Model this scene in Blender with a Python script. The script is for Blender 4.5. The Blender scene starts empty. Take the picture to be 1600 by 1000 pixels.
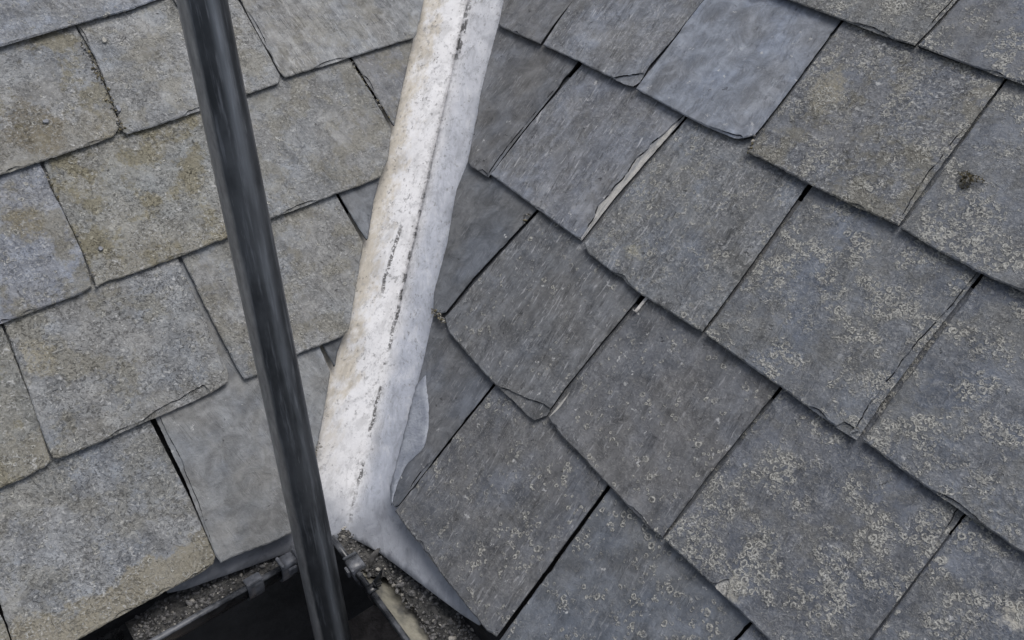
import bpy, bmesh, math, random
from mathutils import Vector, Matrix, noise, geometry

scene = bpy.context.scene
COL = scene.collection

# ------------------------------------------------------------------ camera
cam_data = bpy.data.cameras.new("camera")
cam = bpy.data.objects.new("camera", cam_data)
COL.objects.link(cam)
cam_data.sensor_width = 36.0
cam_data.lens = 30.963280602887185
cam_data.clip_start = 0.02
cam_data.clip_end = 400.0
cam.matrix_world = Matrix([[0.993838, -0.07667, 0.080052, 0.308298], [0.110321, 0.614035, -0.781531, -0.827155], [0.010766, 0.785546, 0.618709, 0.969576], [0.0, 0.0, 0.0, 1.0]])
scene.camera = cam

# ------------------------------------------------------------------ light
SUN_AZ = math.radians(62)      # clockwise from +Y (up the valley) towards +X
SUN_EL = math.radians(75)
world = bpy.data.worlds.new("World")
scene.world = world
world.use_nodes = True
wn = world.node_tree
bg = wn.nodes["Background"]
sky = wn.nodes.new("ShaderNodeTexSky")
sky.sky_type = 'NISHITA'
sky.sun_disc = False
sky.sun_elevation = SUN_EL
sky.sun_rotation = SUN_AZ
sky.air_density = 1.0
sky.dust_density = 4.0
sky.ozone_density = 1.0
desat = wn.nodes.new("ShaderNodeHueSaturation")       # an overcast sky: little colour of its own
desat.inputs["Saturation"].default_value = 0.55
wn.links.new(sky.outputs[0], desat.inputs["Color"])
wn.links.new(desat.outputs[0], bg.inputs["Color"])
bg.inputs["Strength"].default_value = 0.12

sun_data = bpy.data.lights.new("sun", 'SUN')
sun_data.energy = 1.4
sun_data.angle = math.radians(34)
sun_data.color = (1.0, 0.99, 0.975)
sun = bpy.data.objects.new("sun", sun_data)
COL.objects.link(sun)
sdir = Vector((math.sin(SUN_AZ) * math.cos(SUN_EL), math.cos(SUN_AZ) * math.cos(SUN_EL), math.sin(SUN_EL)))
sun.rotation_euler = sdir.to_track_quat('Z', 'Y').to_euler()
sun.location = sdir * 8

scene.view_settings.view_transform = 'Standard'
scene.view_settings.look = 'None'
scene.view_settings.exposure = 0.16
scene.view_settings.gamma = 1.0

# ------------------------------------------------------------------ frames of the two roof slopes
PITCH_L, PITCH_R, ANG_R = 0.7325071038065311, 0.6739288195476425, -0.8146707397950812
S2 = math.sqrt(.5)
class Frame:
    pass
def frame(e, u, pitch):
    F = Frame()
    F.e = Vector(e); F.u = Vector(u)
    F.v = F.u * math.cos(pitch) + Vector((0, 0, math.sin(pitch)))
    F.n = F.e.cross(F.v)
    return F
FL = frame((S2, S2, 0), (-S2, S2, 0), PITCH_L)
FR = frame((math.cos(ANG_R), math.sin(ANG_R), 0), (-math.sin(ANG_R), math.cos(ANG_R), 0), PITCH_R)
FR_OF = {'L': FL, 'R': FR}
TILT = 0.04
def on_roof(F, u, s, h):
    return F.e * u + F.v * s + F.n * h

# ------------------------------------------------------------------ helpers
def tag(o, label=None, cat=None, group=None, kind=None):
    if label: o["label"] = label
    if cat: o["category"] = cat
    if group: o["group"] = group
    if kind: o["kind"] = kind
    return o
def link(name, me, mats, parent=None, matrix=None):
    o = bpy.data.objects.new(name, me)
    for m in (mats if isinstance(mats, (list, tuple)) else [mats]):
        me.materials.append(m)
    COL.objects.link(o)
    if matrix is not None: o.matrix_world = matrix
    if parent: o.parent = parent
    return o
def from_bm(name, bm, mats, parent=None, matrix=None, smooth=False):
    me = bpy.data.meshes.new(name)
    bm.normal_update()
    bm.to_mesh(me); bm.free()
    if smooth:
        for p in me.polygons: p.use_smooth = True
    return link(name, me, mats, parent, matrix)
def empty(name, loc):
    o = bpy.data.objects.new(name, None)
    o.empty_display_size = .05
    o.location = loc
    COL.objects.link(o)
    return o
def box(bm, c, ax, ay, az, sx, sy, sz, bevel=0.0):
    c = Vector(c); vs = []
    for i in (-1, 1):
        for j in (-1, 1):
            for k in (-1, 1):
                vs.append(bm.verts.new(c + ax * (i * sx / 2) + ay * (j * sy / 2) + az * (k * sz / 2)))
    fs = []
    for q in ((0,1,3,2),(4,6,7,5),(0,4,5,1),(2,3,7,6),(0,2,6,4),(1,5,7,3)):
        fs.append(bm.faces.new([vs[a] for a in q]))
    if bevel > 0:
        bmesh.ops.bevel(bm, geom=list({e for f in fs for e in f.edges}), offset=bevel, segments=2, affect='EDGES')

# ------------------------------------------------------------------ node helpers
class NT:
    def __init__(self, name):
        self.m = bpy.data.materials.new(name)
        self.m.use_nodes = True
        self.t = self.m.node_tree
        self.t.nodes.clear()
        self.out = self.t.nodes.new("ShaderNodeOutputMaterial")
        self.b = self.t.nodes.new("ShaderNodeBsdfPrincipled")
        self.t.links.new(self.b.outputs[0], self.out.inputs[0])
    def n(self, kind, **kw):
        x = self.t.nodes.new(kind)
        for k, v in kw.items(): setattr(x, k, v)
        return x
    def put(self, sock, v):
        if isinstance(v, bpy.types.NodeSocket): self.t.links.new(v, sock)
        else: sock.default_value = v
    def obj(self):
        return self.n("ShaderNodeTexCoord").outputs["Object"]
    def attr(self, name):
        return self.n("ShaderNodeAttribute", attribute_type='OBJECT', attribute_name=name)
    def sep(self, v):
        x = self.n("ShaderNodeSeparateXYZ"); self.put(x.inputs[0], v); return x.outputs
    def comb(self, x, y, z):
        c = self.n("ShaderNodeCombineXYZ")
        for i, v in enumerate((x, y, z)): self.put(c.inputs[i], v)
        return c.outputs[0]
    def math(self, op, a, b=0.0, c=None, clamp=False):
        x = self.n("ShaderNodeMath", operation=op); x.use_clamp = clamp
        self.put(x.inputs[0], a); self.put(x.inputs[1], b)
        if c is not None: self.put(x.inputs[2], c)
        return x.outputs[0]
    def mul(self, a, b): return self.math('MULTIPLY', a, b)
    def add(self, a, b): return self.math('ADD', a, b)
    def sub(self, a, b): return self.math('SUBTRACT', a, b)
    def vadd(self, a, b):
        x = self.n("ShaderNodeVectorMath", operation='ADD'); self.put(x.inputs[0], a); self.put(x.inputs[1], b); return x.outputs[0]
    def vmul(self, a, b):
        x = self.n("ShaderNodeVectorMath", operation='MULTIPLY'); self.put(x.inputs[0], a); self.put(x.inputs[1], b); return x.outputs[0]
    def noise(self, v, scale, detail=3.0, rough=.55, dist=0.0):
        x = self.n("ShaderNodeTexNoise")
        self.put(x.inputs["Vector"], v); x.inputs["Scale"].default_value = scale
        x.inputs["Detail"].default_value = detail; x.inputs["Roughness"].default_value = rough
        x.inputs["Distortion"].default_value = dist
        return x.outputs
    def voro(self, v, scale, rnd=1.0):
        x = self.n("ShaderNodeTexVoronoi", voronoi_dimensions='2D')
        self.put(x.inputs["Vector"], v); x.inputs["Scale"].default_value = scale
        x.inputs["Randomness"].default_value = rnd
        return x.outputs
    def ramp(self, v, a, b, lo=0.0, hi=1.0):
        x = self.n("ShaderNodeMapRange", interpolation_type='SMOOTHSTEP')
        self.put(x.inputs[0], v)
        for i, q in enumerate((a, b, lo, hi)): self.put(x.inputs[1 + i], q)
        return x.outputs[0]
    def mix(self, f, a, b, mode='MIX'):
        x = self.n("ShaderNodeMix", data_type='RGBA', blend_type=mode)
        x.clamp_factor = True
        self.put(x.inputs[0], f)
        self.put(x.inputs[6], a if isinstance(a, bpy.types.NodeSocket) else (*a, 1.0))
        self.put(x.inputs[7], b if isinstance(b, bpy.types.NodeSocket) else (*b, 1.0))
        return x.outputs[2]
    def scale_col(self, c, k):
        x = self.n("ShaderNodeVectorMath", operation='SCALE'); self.put(x.inputs[0], c); self.put(x.inputs[3], k); return x.outputs[0]
    def bump(self, h, dist, strength=1.0, normal=None):
        x = self.n("ShaderNodeBump"); x.inputs["Distance"].default_value = dist; x.inputs["Strength"].default_value = strength
        self.put(x.inputs["Height"], h)
        if normal is not None: self.put(x.inputs["Normal"], normal)
        return x.outputs[0]
    def finish(self, col, rough=.7, normal=None, metallic=0.0, spec=.4):
        self.put(self.b.inputs["Base Color"], col if isinstance(col, bpy.types.NodeSocket) else (*col, 1.0))
        self.put(self.b.inputs["Roughness"], rough)
        self.put(self.b.inputs["Metallic"], metallic)
        self.put(self.b.inputs["Specular IOR Level"], spec)
        if normal is not None: self.put(self.b.inputs["Normal"], normal)
        return self.m

# ------------------------------------------------------------------ materials
def slate_material(name, pale=False):
    t = NT(name)
    stone = t.attr("stone_colour").outputs["Color"]
    g = t.sep(t.attr("growth").outputs["Vector"])       # lichen rings, crust, ochre
    k = t.sep(t.attr("grain").outputs["Vector"])        # streaks, specks, seed
    seed = t.comb(t.mul(k[2], 3.17), t.mul(k[2], 5.31), t.mul(k[2], 1.7))
    p = t.vadd(t.obj(), seed)
    big = t.noise(p, 11, 3)[0]
    mid = t.noise(p, 45, 5, .62)[0]
    fine = t.noise(p, 420, 4, .65)[0]
    mott = t.noise(p, 24, 4, .6)[1]
    # the stone itself
    blot = t.noise(t.vadd(p, (2.3, 9.1, 0)), 32, 5, .68, .8)[0]
    k = [t.add(.10, t.mul(k[0], .90)), k[1], k[2]]
    soft = t.add(.35, t.mul(.65, g[1]))
    c = t.scale_col(stone, t.add(.56, t.mul(.88, mid)))
    c = t.scale_col(c, t.add(1.0, t.mul(t.mul(t.sub(fine, .5), .62), soft)))
    c = t.scale_col(c, t.ramp(blot, .34, .66, .76, 1.26))
    warm = t.ramp(big, .40, .60)
    c = t.mix(t.mul(warm, .5), c, t.vmul(c, (1.07, 1.0, .90)))
    blue = t.ramp(t.noise(t.vadd(p, (7.3, 2.2, 0)), 14, 3)[0], .48, .64)
    c = t.mix(t.mul(blue, .55), c, t.vmul(c, (.95, 1.0, 1.09)))
    # cleavage streaks along the slope, a little skewed
    px = t.sep(p)
    ps = t.comb(t.add(px[0], t.mul(px[1], .10)), t.mul(px[1], .10), px[2])
    ps2 = t.comb(t.add(px[0], t.mul(px[1], .16)), t.mul(px[1], .16), px[2])
    st = t.noise(ps, 150, 4, .65)[0]
    st2 = t.noise(ps2, 300, 2, .5)[0]
    band = t.noise(t.vadd(ps, (0, 7.1, 0)), 42, 5, .68, .4)[0]
    c = t.mix(t.add(.30, t.mul(.70, k[0])), c, t.scale_col(c, t.ramp(band, .32, .68, .78, 1.24)))
    stp = t.ramp(t.noise(t.vadd(p, (0, 3.3, 0)), 26, 3)[0], .40, .58)
    hi = t.mul(t.mul(t.ramp(st, .52, .68), k[0]), t.add(.35, t.mul(.65, stp)))
    lo = t.mul(t.mul(t.ramp(st, .47, .32), k[0]), .8)
    hair = t.mul(t.mul(t.ramp(st2, .615, .68), t.mul(t.math('POWER', k[0], 1.3), .62)), stp)
    c = t.mix(t.mul(hi, .65), c, t.vadd(t.scale_col(c, 1.12), (.075, .077, .082)))
    c = t.mix(t.mul(lo, .6), c, t.scale_col(c, .68))
    c = t.mix(t.mul(hair, .9), c, (.55, .55, .56))
    # fine cleft lines: thin pale and dark ridges where the layers break out
    pr = t.comb(t.add(px[0], t.mul(px[1], .22)), t.mul(px[1], .07), px[2])
    rn = t.noise(t.vadd(pr, (3.3, .4, 0)), 95, 3, .55)[0]
    rl = t.ramp(t.math('ABSOLUTE', t.sub(rn, .5)), .013, .003)
    rl2 = t.ramp(t.math('ABSOLUTE', t.sub(rn, .43)), .016, .003)
    rg = t.mul(t.ramp(t.noise(t.vadd(p, (9.3, 1.4, 0)), 38, 3)[0], .50, .60), t.add(.22, t.mul(.78, k[0])))
    c = t.mix(t.mul(t.mul(rl, rg), .50), c, (.44, .445, .46))
    c = t.mix(t.mul(t.mul(rl2, rg), .48), c, t.scale_col(c, .40))
    # ochre / algae patches
    ocn = t.ramp(t.noise(t.vadd(p, (1.9, 4.4, 0)), 13, 5, .68)[0], .44, .62)
    oc = t.mul(t.ramp(t.noise(t.vadd(p, (1.9, 4.4, 0)), 15, 5, .72)[0], .48, .58), g[2])
    c = t.mix(t.mul(oc, .85), c, t.scale_col((.200, .176, .105), t.add(.45, t.mul(1.0, fine))))
    # tan crust grown along the lower edge of some slates
    sk = t.sep(t.attr("skirt").outputs["Vector"])
    ly = t.add(t.sep(t.obj())[1], t.mul(t.sub(t.noise(t.vadd(p, (3.7, .9, 0)), 22, 5, .7)[0], .5), .11))
    skm = t.mul(t.ramp(t.sub(ly, sk[1]), .006, -.006), sk[0])
    c = t.mix(t.mul(skm, .85), c, t.scale_col((.270, .245, .185), t.add(.55, t.mul(.85, fine))))
    # one larger growth of lichen or moss on some slates
    so = t.sep(t.attr("spot").outputs["Vector"])
    lo_ = t.sep(t.vadd(t.obj(), t.scale_col(t.vadd(t.noise(t.vadd(p, (6.6, 2.9, 0)), 55, 5, .7)[1], (-.5, -.5, -.5)), .060)))
    dx = t.sub(lo_[0], so[0]); dy = t.mul(t.sub(lo_[1], so[1]), .8)
    dd = t.math('SQRT', t.add(t.mul(dx, dx), t.mul(dy, dy)))
    spm = t.mul(t.ramp(t.sub(dd, so[2]), .005, -.006), t.ramp(t.noise(p, 210, 3, .65)[0], .36, .52, .35, 1.0))
    has = t.ramp(so[0], 5.0, 4.0)
    c = t.mix(t.mul(t.mul(spm, has), .66), c, t.scale_col(t.attr("spot_colour").outputs["Color"], t.add(.5, t.mul(.95, fine))))
    # stippled crust: pale and dark grains and little worm-like curls
    cp = t.add(.30, t.mul(.70, t.ramp(t.noise(t.vadd(p, (3.1, 8.2, 0)), 17, 5, .65)[0], .36, .56)))
    cg = t.mul(g[1], cp)
    cn = t.noise(p, 235, 3, .60, .8)[0]
    cn2 = t.noise(t.vadd(p, (4.1, .7, 0)), 190, 2, .5, 1.2)[0]
    worm = t.ramp(t.math('ABSOLUTE', t.sub(cn2, .5)), .032, .008)
    wgate = t.ramp(t.noise(t.vadd(p, (8.8, 6.1, 0)), 90, 2)[0], .46, .56)
    worm = t.mul(t.mul(worm, wgate), t.math('MINIMUM', 1.0, t.add(cg, t.mul(g[0], .22))))
    c_hi = t.math('MAXIMUM', t.mul(t.ramp(cn, .55, .63), cg), t.mul(worm, .9))
    c_lo = t.mul(t.ramp(cn, .46, .37), cg)
    c = t.mix(t.mul(c_lo, .85), c, t.scale_col(c, .33))
    c = t.mix(t.mul(c_hi, .76), c, t.mix(oc, (.52, .52, .51), (.42, .39, .29)))
    # lichen rings: several sizes, broken outlines, in drifts
    wob = t.noise(p, 190, 3, .6)[1]
    pw = t.vadd(p, t.scale_col(t.vadd(wob, (-.5, -.5, -.5)), .0052))
    grn = t.ramp(t.noise(p, 520, 3, .7)[0], .44, .60)
    lp = t.ramp(t.noise(t.vadd(p, (5.7, 1.2, 0)), 24, 5, .72)[0], .48, .58)
    lp = t.add(.09, t.mul(.91, lp))
    dots = t.ramp(t.noise(p, 360, 2)[0], .40, .50)
    ring_sum = None
    c = t.mix(t.mul(t.mul(lp, g[0]), .25), c, t.vmul(t.scale_col(c, 1.12), (1.04, 1.0, .92)))
    for sc, thr, r0, w in ((100, .52, .33, .16), (150, .62, .34, .18), (240, .62, .34, .24)):
        v = t.voro(pw, sc)
        ring = t.ramp(t.math('ABSOLUTE', t.sub(v[0], r0)), w, w * .45)
        pick = t.ramp(t.sep(v[1])[0], t.sub(1.0, t.mul(g[0], thr)), t.sub(1.02, t.mul(g[0], thr)))
        disc = t.ramp(v[0], r0 + w * .9, r0)
        body = t.math('MAXIMUM', t.mul(ring, t.add(.35, t.mul(.65, dots))), t.mul(t.mul(disc, grn), .72))
        r = t.mul(t.mul(body, pick), lp)
        ring_sum = r if ring_sum is None else t.math('MAXIMUM', ring_sum, r)
        core = t.mul(t.mul(t.ramp(v[0], r0 * .85, r0 * .4), pick), lp)
        c = t.mix(t.mul(core, .40), c, t.scale_col(c, .55))
    gran = t.mul(t.mul(t.ramp(t.noise(p, 260, 3, .6)[0], .56, .64), lp), t.mul(g[0], .65))
    ring_sum = t.math('MAXIMUM', ring_sum, gran)
    c = t.mix(t.mul(ring_sum, .78), c, t.scale_col((.50, .49, .445), t.add(.55, t.mul(.9, fine))))
    # small pale specks and dark pits, in drifts and of uneven size
    wob2 = t.noise(p, 95, 3, .7)[1]
    pv = t.vadd(pw, t.scale_col(t.vadd(wob2, (-.5, -.5, -.5)), .022))
    sg = t.ramp(t.noise(t.vadd(p, (6.1, 3.9, 0)), 24, 3)[0], .44, .60)
    vs = t.voro(pv, 62)
    vss = t.sep(vs[1])
    sz = t.add(.05, t.mul(.15, vss[0]))
    sp = t.mul(t.ramp(vs[0], sz, t.mul(sz, .5)), t.ramp(vss[1], t.sub(1.0, t.mul(k[1], .40)), t.sub(1.01, t.mul(k[1], .40))))
    sp = t.mul(sp, t.mul(sg, t.add(.3, t.mul(.7, dots))))
    c = t.mix(t.mul(sp, .85), c, (.52, .52, .51))
    vd = t.voro(pv, 80)
    vds = t.sep(vd[1])
    pit = t.mul(t.ramp(vd[0], t.mul(.16, vds[0]), t.mul(.07, vds[0])), t.ramp(vds[2], .90, .91))
    pit = t.mul(pit, t.ramp(sg, .6, .2))
    c = t.mix(t.mul(pit, .7), c, t.scale_col(c, .22))
    h = t.add(t.mul(mid, .6), t.mul(fine, .25))
    h = t.add(h, t.mul(blot, .5))
    h = t.add(h, t.mul(t.sub(c_hi, c_lo), .40))
    h = t.add(h, t.mul(ring_sum, .75))
    h = t.add(h, t.mul(st, t.add(.15, t.mul(k[0], .9))))
    h = t.add(h, t.mul(t.mul(t.sub(rl, rl2), rg), .45))
    h = t.sub(h, pit)
    n = t.bump(h, .0026, .9)
    if pale:
        c = t.mix(t.ramp(t.noise(ps, 120, 4, .7)[0], .36, .58, .25, .97), c, t.scale_col((.50, .485, .45), t.add(.55, t.mul(.8, fine))))
    return t.finish(c, t.ramp(fine, .2, .8, .52, .78), n, spec=.35)
M_SLATE = slate_material("slate_stone")
M_SPLINT = slate_material("splintered_slate_edge", True)

def slate_edge():
    t = NT("broken_edge_painted_shade")
    p = t.obj()
    a = t.noise(t.vmul(p, (1, 1, 4)), 260, 4, .65)[0]
    b = t.noise(p, 60, 3)[0]
    c = t.scale_col(t.attr("stone_colour").outputs["Color"], t.mul(t.add(.06, t.mul(.42, a)), t.add(.30, t.mul(.6, b))))  # dirty edge stone darkened further, painting the shade line under the tails
    return t.finish(c, .8, t.bump(a, .0015), spec=.3)
M_EDGE = slate_edge()

def lead_material():
    t = NT("white_weathered_lead")
    p = t.obj(); xyz = t.sep(p); x, y, z = xyz[0], xyz[1], xyz[2]
    ps = t.vmul(p, (1.0, .13, 1.0))
    st = t.noise(ps, 90, 4, .6)[0]
    st2 = t.noise(ps, 300, 3, .6)[0]
    mid = t.noise(p, 26, 4, .6)[0]
    fine = t.noise(p, 380, 3, .65)[0]
    ox0 = t.noise(t.vmul(t.vadd(p, (2.2, 1.3, 0)), (1, .22, 1)), 40, 6, .72)[0]
    white = t.scale_col((.70, .695, .70), t.add(.84, t.mul(.30, mid)))
    grey = t.scale_col((.335, .350, .385), t.mul(t.ramp(x, -.09, -.03, .50, 1.0), t.add(.7, t.mul(.6, mid))))
    # bare grey lead on the apron over the gutters
    fy = t.add(y, t.mul(t.sub(mid, .5), .05))
    low = t.ramp(fy, .07, -.005)
    right = t.mul(t.ramp(t.add(x, t.mul(t.sub(mid, .5), .03)), -.004, .03), t.ramp(y, 1.3, .10))  # cooler lead on the right half, with the shade of its slope painted in
    c = t.mix(t.mul(right, .85), white, t.scale_col((.43, .46, .53), t.add(.84, t.mul(.3, mid))))
    c = t.mix(low, c, grey)
    # warm stain on the left side
    wm = t.mul(t.ramp(t.add(x, t.mul(t.sub(ox0, .5), .14)), -.030, -.062), t.ramp(y, .02, .16))
    c = t.mix(t.mul(wm, .95), c, t.scale_col((.52, .475, .40), t.add(.75, t.mul(.5, st))))
    # streaks down the valley, stipple of dirt
    c = t.mix(t.mul(t.ramp(st, .52, .68), .30), c, t.scale_col(c, .72))
    dirt = t.mul(t.ramp(st2, .60, .67), t.ramp(t.noise(ps, 40, 3)[0], .47, .60))
    up = t.ramp(y, .05, .3)
    c = t.mix(t.mul(t.mul(dirt, .75), t.add(.15, t.mul(.85, up))), c, (.14, .135, .13))
    stip = t.mul(t.ramp(fine, .60, .66), t.ramp(mid, .46, .60))
    c = t.mix(t.mul(stip, .5), c, (.22, .22, .22))
    g2 = t.ramp(t.noise(t.vmul(p, (1, .4, 1)), 190, 3, .65)[0], .54, .66)
    c = t.mix(t.mul(t.mul(g2, t.ramp(t.noise(ps, 30, 3)[0], .42, .58)), .42), c, (.27, .27, .28))
    # the dirty crack along the fold
    wobx = t.add(x, t.mul(t.sub(t.noise(t.vmul(p, (0, 1, 0)), 28, 4)[0], .5), .010))
    br = t.ramp(t.noise(t.vmul(p, (.6, .35, 1)), 60, 3)[0], .42, .52)
    edge = t.add(.0015, t.mul(.0035, t.noise(p, 170, 3)[0]))
    crack = t.mul(t.ramp(t.math('ABSOLUTE', wobx), edge, t.mul(edge, .5)), br)
    crack = t.mul(crack, t.ramp(y, .62, .40, .10, 1.0))
    crack = t.mul(crack, t.mul(t.ramp(y, .012, .03), t.ramp(t.noise(p, 240, 2)[0], .40, .50)))
    x2 = t.add(wobx, t.add(.024, t.mul(t.sub(y, .40), -.05)))
    c2 = t.mul(t.ramp(t.math('ABSOLUTE', x2), edge, t.mul(edge, .4)), t.mul(t.ramp(y, .30, .33), t.ramp(y, .44, .40)))
    c2 = t.mul(c2, t.ramp(t.noise(p, 240, 2)[0], .42, .52))
    x3 = t.sub(wobx, .004)
    c3 = t.mul(t.ramp(t.math('ABSOLUTE', x3), t.mul(edge, 2.0), edge), t.mul(t.ramp(y, .70, .74), t.ramp(y, .85, .80)))
    c3 = t.mul(c3, t.ramp(t.noise(t.vmul(p, (1, .6, 1)), 110, 2)[0], .44, .50))
    cr = t.math('MAXIMUM', crack, t.math('MAXIMUM', c2, c3))
    c = t.mix(t.mul(cr, .88), c, (.07, .068, .065))
    dustband = t.mul(t.ramp(t.math('ABSOLUTE', wobx), .016, .003), t.ramp(t.noise(p, 130, 4, .65)[0], .50, .64))
    c = t.mix(t.mul(dustband, .40), c, (.25, .25, .25))
    # patchy oxide: smears of grey and cream with ragged borders
    ox = t.noise(t.vmul(t.vadd(p, (4.2, .3, 0)), (1, .30, 1)), 48, 6, .72, .6)[0]
    c = t.mix(t.mul(t.ramp(ox, .49, .60), .50), c, t.scale_col(c, .66))
    c = t.mix(t.mul(t.ramp(ox, .47, .38), t.mul(.30, t.ramp(y, .0, .10))), c, (.78, .78, .79))
    blob = t.ramp(t.noise(t.vmul(t.vadd(p, (1.2, 6.3, 0)), (1, .5, 1)), 120, 5, .75)[0], .60, .66)
    c = t.mix(t.mul(blob, t.mul(.65, t.ramp(y, .02, .12))), c, (.30, .295, .285))
    h = t.add(t.mul(mid, .8), t.add(t.mul(st2, .22), t.mul(fine, .12)))
    h = t.sub(h, t.mul(blob, .4))
    h = t.sub(h, t.mul(cr, .5))
    return t.finish(c, t.ramp(mid, .3, .7, .45, .65), t.bump(h, .0022, .7), spec=.4)
M_LEAD = lead_material()

def pole_material():
    t = NT("dark_weathered_steel")
    p = t.obj(); s = t.sep(p)
    ps = t.vmul(p, (1, 1, .075))
    a = t.noise(ps, 170, 5, .68)[0]
    b = t.noise(ps, 420, 3, .6)[0]
    cl = t.noise(t.vmul(p, (1, 1, .5)), 22, 4, .6)[0]
    fine = t.noise(p, 500, 3)[0]
    c = t.mix(t.ramp(cl, .35, .65), (.046, .050, .056), (.112, .120, .132))
    c = t.mix(t.mul(t.ramp(a, .50, .70), .60), c, (.24, .255, .28))
    scr = t.mul(t.ramp(b, .64, .72), t.ramp(cl, .44, .62))
    c = t.mix(t.mul(scr, .6), c, (.30, .31, .33))
    vd = t.n("ShaderNodeTexVoronoi"); t.put(vd.inputs["Vector"], t.vmul(p, (1, 1, .5))); vd.inputs["Scale"].default_value = 60
    chip = t.mul(t.ramp(vd.outputs[0], .08, .04), t.ramp(t.sep(vd.outputs[1])[0], .97, .98))
    c = t.mix(chip, c, (.34, .35, .36))
    painted_sheen = t.mul(t.ramp(t.math('ABSOLUTE', t.sub(s[0], .0085)), .0095, .001), t.ramp(t.noise(t.vmul(p, (1, 1, .12)), 34, 4, .65)[0], .36, .60))  # lengthwise strip lightened: the pole's sheen put into its colour
    c = t.mix(t.mul(painted_sheen, .55), c, t.scale_col((.30, .325, .36), t.add(.6, t.mul(.8, a))))
    # paler grey band down one side
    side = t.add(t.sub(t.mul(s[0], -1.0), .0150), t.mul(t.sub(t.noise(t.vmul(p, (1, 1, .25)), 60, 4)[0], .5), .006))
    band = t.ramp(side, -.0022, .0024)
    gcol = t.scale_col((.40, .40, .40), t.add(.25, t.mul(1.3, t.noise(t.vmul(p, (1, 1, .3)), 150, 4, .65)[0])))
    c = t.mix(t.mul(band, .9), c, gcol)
    return t.finish(c, t.ramp(a, .3, .7, .34, .55), t.bump(t.add(t.mul(a, .5), t.mul(fine, .3)), .0008, .5), metallic=.65, spec=.5)
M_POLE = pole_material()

def plastic(name, c0, dust_glint, dust_glint_amt):
    t = NT(name)
    p = t.obj()
    a = t.noise(p, 35, 5, .6)[0]; b = t.noise(p, 300, 3)[0]
    c = t.mix(t.mul(t.ramp(a, .40, .66), dust_glint_amt), c0, t.scale_col(dust_glint, t.add(.5, t.mul(.9, b))))
    return t.finish(c, t.ramp(a, .3, .7, .20, .50), t.bump(t.add(a, t.mul(b, .3)), .001, .5), spec=.5)
M_BLACK = plastic("black_gutter_plastic", (.010, .011, .013), (.10, .105, .11), .35)
M_CLIP = plastic("grey_black_clip_plastic", (.060, .064, .072), (.28, .29, .32), .6)
M_LIP = plastic("dusty_black_lip_glint", (.022, .024, .028), (.22, .23, .25), .55)  # grey patches paint a broken highlight along the dusty lip
def gutter_inside():
    t = NT("silted_gutter_plastic")
    p = t.obj(); a = t.noise(p, 26, 5, .6)[0]; b = t.noise(p, 260, 3)[0]
    c = t.mix(t.ramp(a, .38, .62), (.115, .115, .11), (.33, .315, .26))
    c = t.scale_col(c, t.add(.7, t.mul(.6, b)))
    return t.finish(c, .55, t.bump(t.add(a, t.mul(b, .3)), .001, .5), spec=.4)
M_SILT = gutter_inside()
def simple(name, c, rough=.8, var=.5, scale=60, bump=.002, c2=None):
    t = NT(name)
    p = t.obj(); a = t.noise(p, scale, 5, .6)[0]; b = t.noise(p, scale * 7, 3)[0]
    col = t.mix(t.ramp(a, .38, .62), c, c2 or tuple(q * (1 - var) for q in c))
    col = t.scale_col(col, t.add(.65, t.mul(.7, b)))
    return t.finish(col, rough, t.bump(t.add(a, b), bump, .7), spec=.3)
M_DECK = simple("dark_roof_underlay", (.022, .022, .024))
M_GRIT = simple("gutter_grit", (.22, .215, .21), .85, .6, 140, .002, (.07, .07, .072))
M_DIRT = simple("gutter_silt", (.115, .112, .106), .95, .5, 160, .004, (.045, .045, .045))
M_PEB = simple("pale_pebble", (.42, .40, .36), .8, .5, 80)
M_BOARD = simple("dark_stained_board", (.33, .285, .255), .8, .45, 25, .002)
M_GROUND = simple("shade_darkened_yard", (.035, .036, .04), .95, .4, 12, .004)  # ground coloured near black to paint the small yard's shade
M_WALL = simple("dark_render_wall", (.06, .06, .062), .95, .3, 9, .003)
M_FASCIA = simple("black_fascia_paint", (.02, .02, .022), .5, .3, 20, .0005)
M_MOSS = simple("dry_moss", (.36, .31, .20), .95, .6, 240, .004, (.10, .09, .055))
M_LEAF = simple("dry_leaf", (.12, .115, .11), .7, .4, 120, .001)
M_CHIP = simple("pale_stone_flake", (.48, .465, .42), .8, .3, 200, .001)
M_CHIPB = simple("bluish_stone_flake", (.33, .34, .365), .8, .3, 200, .001)
M_METAL = simple("dull_tin", (.62, .60, .57), .5, .4, 120, .0005)

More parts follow.
